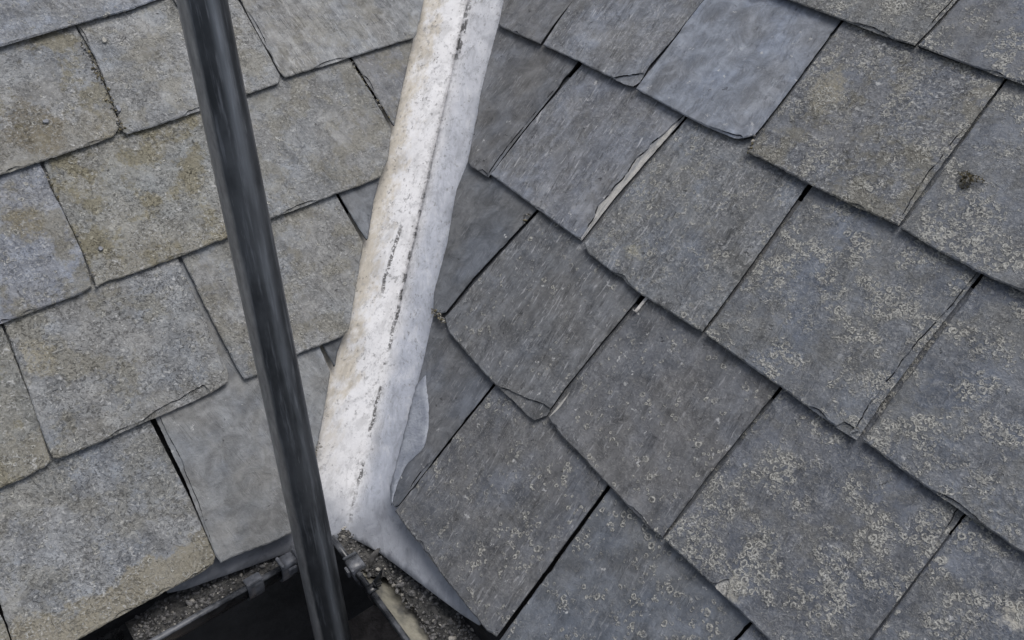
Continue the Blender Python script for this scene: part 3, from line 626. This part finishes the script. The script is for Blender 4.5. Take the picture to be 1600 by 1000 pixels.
# slating that carries on outside the photograph, one object for each slope
def outer_slates(side, rows, label):
    rng = random.Random(7 if side == 'L' else 8)
    F = FR_OF[side]
    big = bmesh.new()
    for s, u0, u1 in rows:
        u = u0
        while u < u1 - .05:
            w = min(rng.uniform(.17, .23), u1 - u)
            b = slate_mesh("x", [(2, 285), (2, 0)], [(4, -1), (w * 500, -1), (w * 1000 - 4, 0)], [(w * 1000 - 2, 2), (w * 1000 - 2, 285)], rng, step=.02)
            b.transform(roof_matrix(side, on_roof(F, u, s, 0), rng))
            me = bpy.data.meshes.new("tmp"); b.to_mesh(me); b.free(); big.from_mesh(me); bpy.data.meshes.remove(me)
            u += w
    o = from_bm("outer_slating", big, [M_SLATE, M_EDGE, M_SPLINT])
    tag(o, label, "slating", kind="stuff")
    o["stone_colour"] = [.21, .215, .22] if side == 'L' else [.17, .175, .185]
    o["growth"] = [.2, .6, .3] if side == 'L' else [.6, .4, .2]; o["grain"] = [.2, .4, 3.3]
OUT = {'L': [(0.7656, -1.6, -0.3145), (0.5973, -1.6, -0.3287), (0.4098, -1.6, -0.3927), (0.2149, -1.6, -0.4685), (0.0182, -1.6, -0.6137), (0.7656, 0.0809, 0.5732), (0.9556, -1.6, 0.7565), (1.1456, -1.6, 0.9198), (1.3356, -1.6, 1.0831), (1.5256, -1.6, 1.2464)], 'R': [(0.9055, 0.5451, 1.9), (0.6935, 0.673, 1.9), (0.4614, 0.793, 1.9), (0.2424, 0.816, 1.9), (0.0125, 0.7266, 1.9), (0.9055, -0.5634, 0.0172), (1.1205, -0.7376, 1.9), (1.3355, -0.8917, 1.9), (1.5505, -1.0459, 1.9), (1.7655, -1.2001, 1.9)]}
outer_slates('L', OUT['L'], "grey slating of the left slope running on beyond the picture")
outer_slates('R', OUT['R'], "grey slating of the right slope running on beyond the picture")

# ------------------------------------------------------------------ valley lead
LEAD_O = Vector([-0.00514, -0.05483, -0.06119])
yaw = math.atan2(-VD.x, VD.y)
M_L = Matrix.Translation(LEAD_O) @ Matrix.Rotation(yaw, 4, 'Z')
LEAD_H = -.022
def lead_sheet(F, outline_us, crease_us, seed):
    """plan outline in (u, s) of slope F; crease points shared with the other sheet"""
    pts = [Vector(q) for q in resample([Vector(p) for p in crease_us], .010)]
    nc = len(pts)
    rest = resample([Vector(crease_us[-1])] + [Vector(p) for p in outline_us] + [Vector(crease_us[0])], .010)[1:-1]
    loop = pts + rest
    n = len(loop)
    inner = []
    us = [p.x for p in loop]; ss = [p.y for p in loop]
    def inside(x, y):
        c = False
        for i in range(n):
            a, b = loop[i], loop[i - 1]
            if (a.y > y) != (b.y > y) and x < (b.x - a.x) * (y - a.y) / (b.y - a.y) + a.x: c = not c
        return c
    g = .010
    y = min(ss) + g / 2; row = 0
    while y < max(ss):
        x = min(us) + (g / 2 if row % 2 else 0)
        while x < max(us):
            if inside(x, y) and min((p - Vector((x, y))).length for p in loop) > g * .55: inner.append(Vector((x, y)))
            x += g
        y += g * .87; row += 1
    res = geometry.delaunay_2d_cdt(loop + inner, [(i, (i + 1) % n) for i in range(n)], [], 1, 1e-6)
    bm = bmesh.new()
    cr0, cr1 = Vector(crease_us[0]), Vector(crease_us[-1])
    cd = (cr1 - cr0).normalized()
    vs = []
    for q in res[0]:
        w = q - cr0
        dist = abs(w.x * cd.y - w.y * cd.x)
        P = on_roof(F, q.x, q.y, LEAD_H)
        # softly dressed into the valley: a round fold instead of a knife edge, with dents
        P.z += .0022 * math.exp(-(dist / .0055) ** 2)
        amp = min(1.0, dist / .012)
        dn = noise.noise(P * 14 + seed) * .0026 + noise.noise(P * 36 + seed) * .0016 + noise.noise(P * 75 + seed) * .0006
        P += F.n * dn * amp
        vs.append(bm.verts.new(P))
    for f in res[2]:
        try: bm.faces.new([vs[i] for i in f])
        except ValueError: pass
    return bm
LEAD = {'L': ([(0.6875, 0.9568), (-0.0489, 0.1), (-0.2931, 0.055), (-0.2871, 0.045), (-0.2831, -0.0148), (-0.2621, -0.0217), (-0.2294, -0.0277), (-0.1699, -0.0383), (-0.1208, -0.0466), (-0.0893, -0.0535), (-0.0621, -0.0607)], [(-0.0424, -0.067), (0.8375, 0.9568)]), 'R': ([(-0.6003, 1.0266), (0.0641, 0.1), (0.299, 0.055), (0.293, 0.045), (0.289, -0.0015), (0.2595, -0.0108), (0.2239, -0.0186), (0.1746, -0.0298), (0.1287, -0.0398), (0.0954, -0.0479), (0.053, -0.063)], [(0.0364, -0.0705), (-0.7503, 1.0266)]), 'tongue': [(-0.0424, 0.1892), (-0.0202, 0.1732), (0.0087, 0.1543), (0.0328, 0.1364), (0.0532, 0.1131), (0.0584, 0.0973), (0.0548, 0.0818), (0.0544, 0.0665), (0.0621, 0.0458), (0.0803, 0.0167), (0.06, 0.0291), (0.0378, 0.0617), (0.0117, 0.1007), (-0.0161, 0.1401), (-0.0362, 0.1705)]}
whole = bmesh.new()
for key, F in (('L', FL), ('R', FR)):
    b = lead_sheet(F, LEAD[key][0], LEAD[key][1], Vector((3.1, 7.7, 1.3)))
    me = bpy.data.meshes.new("tmp"); b.to_mesh(me); b.free(); whole.from_mesh(me); bpy.data.meshes.remove(me)
bmesh.ops.remove_doubles(whole, verts=whole.verts, dist=.0025)
bmesh.ops.recalc_face_normals(whole, faces=whole.faces)
if sum(f.normal.z for f in whole.faces) < 0: bmesh.ops.reverse_faces(whole, faces=whole.faces)
whole.transform(M_L.inverted())
lead = from_bm("valley_flashing", whole, M_LEAD, matrix=M_L, smooth=True)
tag(lead, "white weathered lead folded along the valley between both slate slopes", "valley lead")
sm = lead.modifiers.new("thickness", 'SOLIDIFY'); sm.thickness = .0025; sm.offset = -1
# the loose tongue of lead dressed over the pointed slate
def tongue():
    bm = bmesh.new()
    O = [Vector(p) for p in resample([Vector(p) for p in LEAD['tongue']] + [Vector(LEAD['tongue'][0])], .006)[:-1]]
    O = [p + Vector((noise.noise(Vector((p.x * 130, p.y * 130, 1))), noise.noise(Vector((p.x * 130, p.y * 130, 9))))) * .0022 for p in O]
    n = len(O)
    cx = sum((p for p in O), Vector((0, 0))) / n
    inner = []
    for k in (.75, .5, .25):
        inner += [cx.lerp(p, k) for p in O[::2]]
    res = geometry.delaunay_2d_cdt(O + inner, [(i, (i + 1) % n) for i in range(n)], [], 1, 1e-6)
    vs = []
    umin = min(p.x for p in O)
    for q in res[0]:
        P = on_roof(FR, q.x, q.y, 0)
        k = min(1.0, max(0, (q.x - umin) / .022))
        hs = -TILT * (q.y - 0.0125) + .0011
        h = LEAD_H + .002 + (hs - LEAD_H - .002) * min(1.0, k * 1.5) + noise.noise(P * 55) * .0006 * k
        P += FR.n * h
        vs.append(bm.verts.new(P))
    for f in res[2]:
        bm.faces.new([vs[i] for i in f])
    bmesh.ops.recalc_face_normals(bm, faces=bm.faces)
    if sum(f.normal.z for f in bm.faces) < 0: bmesh.ops.reverse_faces(bm, faces=bm.faces)
    bm.transform(M_L.inverted())
    o = from_bm("folded_flap", bm, M_LEAD_GREY, matrix=M_L, smooth=True)
    o.parent = lead; o.matrix_parent_inverse = M_L.inverted()
    s = o.modifiers.new("thickness", 'SOLIDIFY'); s.thickness = .0009; s.offset = -1
    o["label"] = "bluish grey flap of lead folded over the slate on the right"
def lead_grey():
    t = NT("bluish_bare_lead")
    p = t.obj(); a = t.noise(p, 40, 5, .6)[0]; b = t.noise(p, 240, 3)[0]
    c = t.mix(t.ramp(a, .35, .65), (.22, .238, .28), (.31, .33, .37))
    c = t.mix(t.mul(t.ramp(b, .60, .66), .6), c, (.15, .16, .18))
    return t.finish(c, .6, t.bump(t.add(a, t.mul(b, .4)), .003, .8), spec=.4)
M_LEAD_GREY = lead_grey()
tongue()

# ------------------------------------------------------------------ pole
PB, PT = Vector([0.0017, -0.1793, -0.1257]), Vector([-0.0892, 0.012, 0.6767])
def pole():
    d = (PT - PB).normalized()
    z0 = PB + d * ((-3.0 - PB.z) / d.z)
    z1 = PB + d * 2.1
    # local x: from the camera's left to right, so the paler band (local -x) faces the left slope
    x = Vector((1, .55, 0)); x = (x - d * x.dot(d)).normalized(); yv = d.cross(x)
    R = Matrix((x, yv, d)).transposed().to_4x4()
    bm = bmesh.new()
    Ln = (z1 - z0).length
    rings = []
    nseg = 56
    for r in (.02415, .0205):
        for zz in [0.0, Ln * .3, Ln * .6, Ln * .8, Ln]:
            rings.append([bm.verts.new((r * math.cos(a * 2 * math.pi / nseg), r * math.sin(a * 2 * math.pi / nseg), zz)) for a in range(nseg)])
    for k in range(4):
        for a in range(nseg):
            b = (a + 1) % nseg
            bm.faces.new((rings[k][a], rings[k][b], rings[k + 1][b], rings[k + 1][a]))
            bm.faces.new((rings[5 + k][b], rings[5 + k][a], rings[6 + k][a], rings[6 + k][b]))
    for a in range(nseg):
        b = (a + 1) % nseg
        bm.faces.new((rings[4][a], rings[4][b], rings[9][b], rings[9][a]))
        bm.faces.new((rings[0][b], rings[0][a], rings[5][a], rings[5][b]))
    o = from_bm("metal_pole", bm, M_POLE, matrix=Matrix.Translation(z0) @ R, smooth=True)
    tag(o, "dark weathered metal pole leaning up past the roof in front of the white valley lead", "pole")
pole()

# ------------------------------------------------------------------ gutters
Z_RIM = -.030
G_R = .054
OUT_OF = {'L': -.002, 'R': .016}     # centre of each gutter, outwards from its eaves line
def eave_pt(side, u, out, z):
    F = FR_OF[side]
    P = F.e * u - F.u * out
    return Vector((P.x, P.y, z))
def corner(out, z, out_r=None):
    # where the two lines parallel to the eaves at these distances cross
    a, b = FL, FR
    if out_r is None: out_r = out
    det = a.u.x * b.u.y - a.u.y * b.u.x
    return Vector(((-out * b.u.y + a.u.y * out_r) / det, (-a.u.x * out_r + out * b.u.x) / det, z))
def u_of(side, P): return P.dot(FR_OF[side].e)
def profile():
    """half round gutter section: (out, z) pairs, outer skin then inner skin, with a rolled front lip"""
    out = []
    for i in range(25):
        a = math.pi * i / 24
        out.append((-G_R * math.cos(a), Z_RIM - G_R * math.sin(a)))
    lip = []
    cxl = G_R - .0008
    for i in range(7):
        a = math.pi * i / 6
        lip.append((cxl + .0048 * math.cos(a) * 1.0 - .001, Z_RIM + .0006 + .0042 * math.sin(a)))
    inn = []
    r2 = G_R - .0024
    for i in range(25):
        a = math.pi * (24 - i) / 24
        inn.append((-r2 * math.cos(a), Z_RIM - r2 * math.sin(a) + .0002))
    return out + lip + inn
PROF = profile()
def sweep(stations, prof, mat_of=None):
    """stations: functions (out, z) -> point"""
    bm = bmesh.new()
    rows = [[bm.verts.new(st(o, z)) for o, z in prof] for st in stations]
    m = len(prof)
    for a, b in zip(rows[:-1], rows[1:]):
        for i in range(m):
            j = (i + 1) % m
            f = bm.faces.new((a[i], b[i], b[j], a[j]))
            f.smooth = True
            if mat_of: f.material_index = mat_of(i)
    bm.faces.new(rows[0]); bm.faces.new(rows[-1][::-1])
    bmesh.ops.recalc_face_normals(bm, faces=bm.faces)
    return bm
def st_side(side, u): return lambda o, z: eave_pt(side, u, o + OUT_OF[side], z)
def st_corner(): return lambda o, z: corner(o + OUT_OF['L'], z, o + OUT_OF['R'])
UCL, UCR = -0.1359, 0.1099        # where the corner piece is joined to the runs
INNER0 = 25 + 7
def local(bm, origin):
    bm.transform(Matrix.Translation(-Vector(origin)))
    return bm
def child(name, bm, mats, parent, smooth=False):
    bm.transform(Matrix.Translation(-parent.location))
    o = from_bm(name, bm, mats, smooth=smooth)
    o.parent = parent
    return o
gl = empty("gutter", eave_pt('L', UCL, OUT_OF['L'], Z_RIM - G_R))
tag(gl, "black half round gutter holding grit under the left eaves", "gutter", "gutters")
child("channel", sweep([st_side('L', -2.4 + 2.4 * i / 12 + UCL * i / 12) for i in range(13)], PROF, lambda i: 1 if 24 <= i < INNER0 + 2 else 0), [M_BLACK, M_LIP], gl)
gr = empty("gutter", eave_pt('R', UCR, OUT_OF['R'], Z_RIM - G_R))
tag(gr, "half round gutter with a silt-stained buff inner wall under the right eaves", "gutter", "gutters")
child("channel", sweep([st_side('R', UCR + 2.4 * i / 12) for i in range(13)], PROF, lambda i: 1 if i >= INNER0 - 1 else (2 if i >= 27 else 0)), [M_BLACK, M_SILT, M_LIP], gr)
gc = empty("gutter_corner", corner(OUT_OF['L'], Z_RIM - G_R, OUT_OF['R']))
tag(gc, "dark gutter corner piece at the valley's foot, clipped to both gutters", "gutter corner")
child("channel", sweep([st_side('L', UCL + .0015), st_side('L', UCL * .6 + u_of('L', corner(0, 0)) * .4), st_corner(), st_side('R', UCR * .6), st_side('R', UCR - .0015)], PROF, lambda i: 1 if i >= INNER0 else (2 if i > 24 else 0)), [M_BLACK, M_SILT, M_LIP], gc)
def union(side, u, w):
    """a clip wrapped round the gutter joint, hooked over the front lip"""
    pr = []
    R1 = G_R + .0045
    for i in range(25):
        a = math.pi * i / 24
        pr.append((-R1 * math.cos(a), Z_RIM - R1 * math.sin(a)))
    pr += [(R1 + .0008, Z_RIM + .006), (R1 - .003, Z_RIM + .0085), (G_R - .014, Z_RIM + .0082), (G_R - .016, Z_RIM + .0056), (G_R + .001, Z_RIM + .0056)]
    R2 = G_R + .0006
    for i in range(25):
        a = math.pi * (24 - i) / 24
        pr.append((-R2 * math.cos(a), Z_RIM - R2 * math.sin(a)))
    bm = sweep([st_side(side, u - w / 2), st_side(side, u + w / 2)], pr)
    F = FR_OF[side]
    # the snap tab with its slot, and ribs at both ends
    for s in (-1, 1):
        box(bm, eave_pt(side, u + s * (w / 2 - .0022), OUT_OF[side] + G_R - .004, Z_RIM + .0095), F.e, -F.u, Vector((0, 0, 1)), .004, .020, .0036, .0008)
    box(bm, eave_pt(side, u, OUT_OF[side] + R1 + .0026, Z_RIM - .004), F.e, -F.u, Vector((0, 0, 1)), w * .42, .004, .012, .001)
    return bm
for side, u in (('L', -0.1359), ('R', 0.1099)):
    child("union_clip", union(side, u, .028), M_CLIP, gc)
def bracket(side, u, w, hook):
    F = FR_OF[side]
    pr = []
    R1 = G_R + .0035
    for i in range(25):
        a = math.pi * i / 24
        pr.append((-R1 * math.cos(a), Z_RIM - R1 * math.sin(a)))
    pr += [(R1 + .0005, Z_RIM + .005), (R1 - .002, Z_RIM + .0075), (G_R - .010, Z_RIM + .007), (G_R - .011, Z_RIM + .0052), (G_R + .001, Z_RIM + .0050)]
    R2 = G_R + .0006
    for i in range(25):
        a = math.pi * (24 - i) / 24
        pr.append((-R2 * math.cos(a), Z_RIM - R2 * math.sin(a)))
    bm = sweep([st_side(side, u - w / 2), st_side(side, u + w / 2)], pr)
    if hook:
        a = eave_pt(side, u, OUT_OF[side] + G_R - .012, Z_RIM + .010)
        box(bm, a, F.e, -F.u, Vector((0, 0, 1)), w * .9, .010, .008, .002)
        tip = bm.verts.new(a + Vector((0, 0, .026)) + F.u * .012)
        base = [bm.verts.new(a + F.e * (s * .003) + F.u * k + Vector((0, 0, .004))) for s, k in ((-1, -.003), (1, -.003), (1, .004), (-1, .004))]
        for i in range(4): bm.faces.new((base[i], base[(i + 1) % 4], tip))
    else:
        box(bm, eave_pt(side, u, OUT_OF[side] + G_R - .003, Z_RIM + .0085), F.e, -F.u, Vector((0, 0, 1)), w, .014, .003, .001)
    return bm
child("support_bracket", bracket('L', -0.1877, .022, False), M_CLIP, gl)
child("support_bracket", bracket('R', 0.1577, .013, True), M_BLACK, gr)
for u in (-1.0, -1.9): child("support_bracket", bracket('L', u, .022, False), M_CLIP, gl)
for u in (.9, 1.7): child("support_bracket", bracket('R', u, .022, False), M_CLIP, gr)

# grit lying in the gutters
def ico(sub):
    b = bmesh.new(); bmesh.ops.create_icosphere(b, subdivisions=sub, radius=1.0)
    b.verts.index_update()
    r = ([v.co.copy() for v in b.verts], [[v.index for v in f.verts] for f in b.faces]); b.free()
    return r
ICO = {1: ico(1), 2: ico(2)}
def debris(side, u0, u1, out0, out1, n, name, label, seed, lvl=-.030, near=0.0):
    rng = random.Random(seed)
    bm = bmesh.new()
    def oute(u):
        return out1 + near * max(0.0, min(1.0, 1.0 - (u - .085) / .05))
    def surf(u, o):
        P = eave_pt(side, u, o, 0)
        return Z_RIM + lvl + noise.noise(P * 30) * .006 + noise.noise(P * 90) * .0035 - max(0, o - (oute(u) - .016)) * .55
    nu = max(4, int((u1 - u0) / .005)); no = 14
    grid = [[None] * (no + 1) for _ in range(nu + 1)]
    for i in range(nu + 1):
        for j in range(no + 1):
            u = u0 + (u1 - u0) * i / nu; o = out0 + (oute(u) - out0) * j / no
            o += (noise.noise(Vector((u * 40, seed, 0))) * .006) * (j / no)
            grid[i][j] = bm.verts.new(eave_pt(side, u, o, surf(u, o)))
    for i in range(nu):
        for j in range(no):
            f = bm.faces.new((grid[i][j], grid[i + 1][j], grid[i + 1][j + 1], grid[i][j + 1])); f.smooth = True; f.material_index = 1
    for _ in range(n):
        u = rng.uniform(u0, u1); o = rng.uniform(out0, oute(u) + .006)
        if noise.noise(Vector((u * 24, o * 34, seed))) < rng.uniform(-.5, .25): continue
        r = .0007 + .0024 * rng.random() ** 3.2
        if rng.random() < .02: r = rng.uniform(.003, .0055)
        tv_, tf_ = ICO[1 if r < .002 else 2]
        c = eave_pt(side, u, o, surf(u, min(o, oute(u))) + r * .35)
        rot = Matrix.Rotation(rng.uniform(0, 6.28), 3, Vector((rng.random() + .01, rng.random(), rng.random())).normalized())
        sc = Vector((rng.uniform(.75, 1.3), rng.uniform(.6, 1.1), rng.uniform(.45, .9)))
        mi = 2 if rng.random() < .13 else 0
        nv = []
        for co in tv_:
            q = Vector((co.x * sc.x, co.y * sc.y, co.z * sc.z)) * r
            q *= 1 + .35 * noise.noise(q * (1.1 / r) + Vector((u * 50, o * 50, 0)))
            nv.append(bm.verts.new(c + rot @ q))
        for ff in tf_:
            bm.faces.new([nv[i] for i in ff]).material_index = mi
    bmesh.ops.recalc_face_normals(bm, faces=bm.faces)
    org = eave_pt(side, (u0 + u1) / 2, out0, Z_RIM + lvl)
    o = from_bm(name, local(bm, org), [M_GRIT, M_DIRT, M_PEB], matrix=Matrix.Translation(org))
    tag(o, label, "grit", kind="stuff")
debris('L', -0.3414, -0.1399, -.040, .034, 2400, "gutter_grit", "dark grit and pale pebbles lying in the left gutter", 4, -.022)
debris('R', 0.0040, 0.4923, -.030, .026, 4600, "gutter_grit", "grey grit and silt lying in the right gutter below the lead apron", 5, -.026, .034)

# crumbs of stone, moss and dirt caught in some joints between slates
def crumbs():
    rng = random.Random(12)
    bm = bmesh.new()
    for pts, side, w, n in [([[-0.4414, 0.3436, 0.4896], [-0.4164, 0.3191, 0.4606], [-0.3985, 0.3019, 0.4399], [-0.3759, 0.2735, 0.41], [-0.3675, 0.2609, 0.3977]], 'L', 0.0045, 150), ([[-0.442, 0.173, 0.3801], [-0.4238, 0.1532, 0.3578], [-0.3844, 0.113, 0.3111], [-0.3577, 0.0815, 0.277], [-0.3486, 0.0683, 0.2638]], 'L', 0.0025, 50), ([[0.0821, 0.2053, 0.1577], [0.0916, 0.1963, 0.1582], [0.1026, 0.1831, 0.1574]], 'R', 0.006, 110), ([[0.2061, 0.2919, 0.2676], [0.212, 0.2995, 0.2746], [0.2175, 0.3012, 0.2784]], 'R', 0.006, 45), ([[0.5067, 0.2469, 0.4281], [0.516, 0.2655, 0.4425]], 'R', 0.003, 25), ([[-0.0566, 0.0239, 0.0462], [-0.0588, -0.0171, 0.0235]], 'L', 0.005, 60), ([[-0.1098, 0.5469, 0.4046], [-0.0682, 0.5151, 0.3615], [-0.0328, 0.4883, 0.325]], 'L', 0.0025, 45)]:
        F = FR_OF[side]
        pts = [Vector(p) for p in pts]
        for _ in range(n):
            k = rng.uniform(0, len(pts) - 1.001); i = int(k)
            c = pts[i].lerp(pts[i + 1], k - i) + F.e * rng.gauss(0, w * .5) + F.v * rng.gauss(0, .002) + F.n * rng.uniform(.0005, .002)
            r = .0007 + .0022 * rng.random() ** 2.6
            mi = 2 if rng.random() < .22 else (1 if rng.random() < .55 else 0)
            rot = Matrix.Rotation(rng.uniform(0, 6.28), 3, Vector((rng.random() + .01, rng.random(), rng.random())).normalized())
            sc = Vector((rng.uniform(.7, 1.6), rng.uniform(.5, 1.1), rng.uniform(.4, .8)))
            nv = []
            for co in ICO[1][0]:
                q = Vector((co.x * sc.x, co.y * sc.y, co.z * sc.z)) * r
                q *= 1 + .4 * noise.noise(q * (1.2 / r) + c * 70)
                nv.append(bm.verts.new(c + rot @ q))
            for ff in ICO[1][1]:
                bm.faces.new([nv[j] for j in ff]).material_index = mi
    o = from_bm("joint_grit", bm, [M_GRIT, M_MOSS, M_PEB])
    tag(o, "crumbs of stone and dry moss caught in the joints between slates", "grit", kind="stuff")
crumbs()

# ------------------------------------------------------------------ what stands below the eaves
def wall(side, sgn):
    F = FR_OF[side]
    bm = bmesh.new()
    u0 = u_of(side, corner(-.07, 0)); u1 = sgn * 2.6
    um = (u0 + u1) / 2
    z1 = -.10
    box(bm, eave_pt(side, um, -.07 - .15, (-3.0 + z1) / 2), F.e, -F.u, Vector((0, 0, 1)), abs(u1 - u0), .30, 3.0 + z1)
    org = eave_pt(side, um, -.2, -3.0)
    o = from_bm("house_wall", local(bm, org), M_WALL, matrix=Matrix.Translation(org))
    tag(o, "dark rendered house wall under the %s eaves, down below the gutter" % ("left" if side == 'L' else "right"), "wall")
    bm = bmesh.new()
    uf = u_of(side, corner(-.052, 0))
    um = (uf + u1) / 2
    box(bm, eave_pt(side, um, -.061, -.115), F.e, -F.u, Vector((0, 0, 1)), abs(u1 - uf), .018, .15)
    f = from_bm("fascia_board", local(bm, org), M_FASCIA)
    f.parent = o
wall('L', -1); wall('R', 1)
bm = bmesh.new()
bmesh.ops.create_grid(bm, x_segments=1, y_segments=1, size=60)
bm.transform(Matrix.Translation((0, 0, -3.0)))
g = from_bm("ground", bm, M_GROUND); g["kind"] = "structure"
BOARD = [([0.1099, -0.1118, -0.439], "dark brown board seen in the gap right under the pole's foot"), ([-0.0577, -0.2794, -0.446], "dark board in the shade below the left gutter, left of the pole's foot")]
for k, (c, label) in enumerate(BOARD):
    bm = bmesh.new()
    F = FR
    ax = FL.u.normalized(); ay = FL.e.normalized()
    box(bm, Vector((0, 0, 0)), ax, ay, Vector((0, 0, 1)), .60, .225, .038, .003)
    # boards run away from the left gutter
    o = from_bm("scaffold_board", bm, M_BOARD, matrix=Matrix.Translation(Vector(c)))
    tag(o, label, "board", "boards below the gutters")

# ------------------------------------------------------------------ small loose things
SMALL = {'chip_a': [-0.417, 0.3621, 0.4887], 'chip_b': [-0.3772, 0.2839, 0.4198], 'chip_c': [-0.4498, 0.221, 0.4252], 'chip_d': [-0.3547, 0.1119, 0.2956], 'moss': [0.7317, 0.1087, 0.481], 'clip': [0.3799, 0.1035, 0.2684], 'leaf0': [0.0447, -0.1154, -0.045], 'leaf1': [0.0549, -0.0975, -0.022]}
def slab_flake(name, P, F, size, mat, label, cat, seed, yawa, thick=.0022, asp=1.4):
    rng = random.Random(seed)
    bm = bmesh.new()
    n = 9
    ring = []
    for i in range(n):
        a = 2 * math.pi * i / n
        r = size * rng.uniform(.65, 1.1)
        ring.append((r * math.cos(a) * asp, r * math.sin(a)))
    lo = [bm.verts.new((x, y, 0)) for x, y in ring]
    hi = [bm.verts.new((x * .82, y * .82, thick * rng.uniform(.7, 1.2))) for x, y in ring]
    bm.faces.new(lo[::-1]); bm.faces.new(hi)
    for i in range(n):
        j = (i + 1) % n
        bm.faces.new((lo[i], lo[j], hi[j], hi[i]))
    R = Matrix((F.e, F.v, F.n)).transposed().to_4x4()
    o = from_bm(name, bm, mat, matrix=Matrix.Translation(Vector(P)) @ R @ Matrix.Rotation(yawa, 4, 'Z'))
    tag(o, label, cat)
slab_flake("stone_chip", SMALL['chip_a'], FL, .0042, M_CHIP, "pale stone chip lying on the crusted slate just left of the pole's top", "stone chip", 1, .9)
slab_flake("stone_chip", SMALL['chip_b'], FL, .0040, M_CHIPB, "bluish chip stuck at the notch between two upper left slates", "stone chip", 2, 1.5)
slab_flake("stone_chip", SMALL['chip_c'], FL, .0040, M_CHIPB, "grey chip on the brown moss stain of the upper left slate", "stone chip", 3, .3)
slab_flake("stone_chip", SMALL['chip_d'], FL, .0040, M_CHIPB, "squarish pale chip on the large yellowish slate", "stone chip", 4, .1, asp=1.0)
def moss():
    rng = random.Random(3)
    bm = bmesh.new()
    R = Matrix((FR.e, FR.v, FR.n)).transposed().to_4x4()
    for _ in range(420):
        a = rng.uniform(0, 6.28); r = .0085 * math.sqrt(rng.random()) * (1 + .5 * math.sin(a * 3))
        x = r * math.cos(a) * 1.35; y = r * math.sin(a)
        z = .0055 * max(0, 1 - (r / .012) ** 2)
        h = rng.uniform(.0015, .0042); w = rng.uniform(.0005, .0011)
        d = Vector((rng.uniform(-1, 1), rng.uniform(-1, 1), 1.1)).normalized() * h
        sx = Vector((math.cos(a * 7), math.sin(a * 7), 0)) * w
        b = Vector((x, y, z))
        v = [bm.verts.new(b - sx), bm.verts.new(b + sx), bm.verts.new(b + d)]
        bm.faces.new(v)
    o = from_bm("moss_tuft", bm, M_MOSS, matrix=Matrix.Translation(Vector(SMALL['moss'])) @ R)
    tag(o, "small dry brown moss tuft on a ringed slate near the photo's right border", "moss")
moss()
def tin_clip():
    bm = bmesh.new()
    X, Y, Z = Vector((1, 0, 0)), Vector((0, 1, 0)), Vector((0, 0, 1))
    box(bm, (0, .012, .001), X, Y, Z, .0045, .036, .0012, .0003)
    box(bm, (0, -.0065, .0035), X, Y, Z, .0045, .0012, .006, .0003)
    R = Matrix((FR.e, FR.v, FR.n)).transposed().to_4x4()
    o = from_bm("tin_clip", bm, M_METAL, matrix=Matrix.Translation(Vector(SMALL['clip'])) @ R)
    tag(o, "little bent tin clip poking out below a slate's edge on the right slope", "clip")
tin_clip()
def leaf():
    bm = bmesh.new()
    a, b = Vector(SMALL['leaf0']), Vector(SMALL['leaf1'])
    d = b - a
    side = Vector((1, .6, 0)).normalized()
    rows = []
    for i in range(9):
        k = i / 8
        w = .0058 * math.sin(math.pi * min(1, k * .9 + .05)) ** .8
        c = a.lerp(b, k) + Vector((0, 0, .006 * math.sin(math.pi * k)))
        rows.append([bm.verts.new(c - side * w), bm.verts.new(c + Vector((0, 0, -.0015))), bm.verts.new(c + side * w)])
    for r0, r1 in zip(rows[:-1], rows[1:]):
        for j in (0, 1):
            f = bm.faces.new((r0[j], r0[j + 1], r1[j + 1], r1[j])); f.smooth = True
    bm.transform(Matrix.Translation(-a))
    o = from_bm("dry_leaf", bm, M_LEAF, matrix=Matrix.Translation(a))
    s = o.modifiers.new("thickness", 'SOLIDIFY'); s.thickness = .0006
    tag(o, "narrow grey dry leaf standing in the gutter corner against the lead apron", "leaf")
leaf()
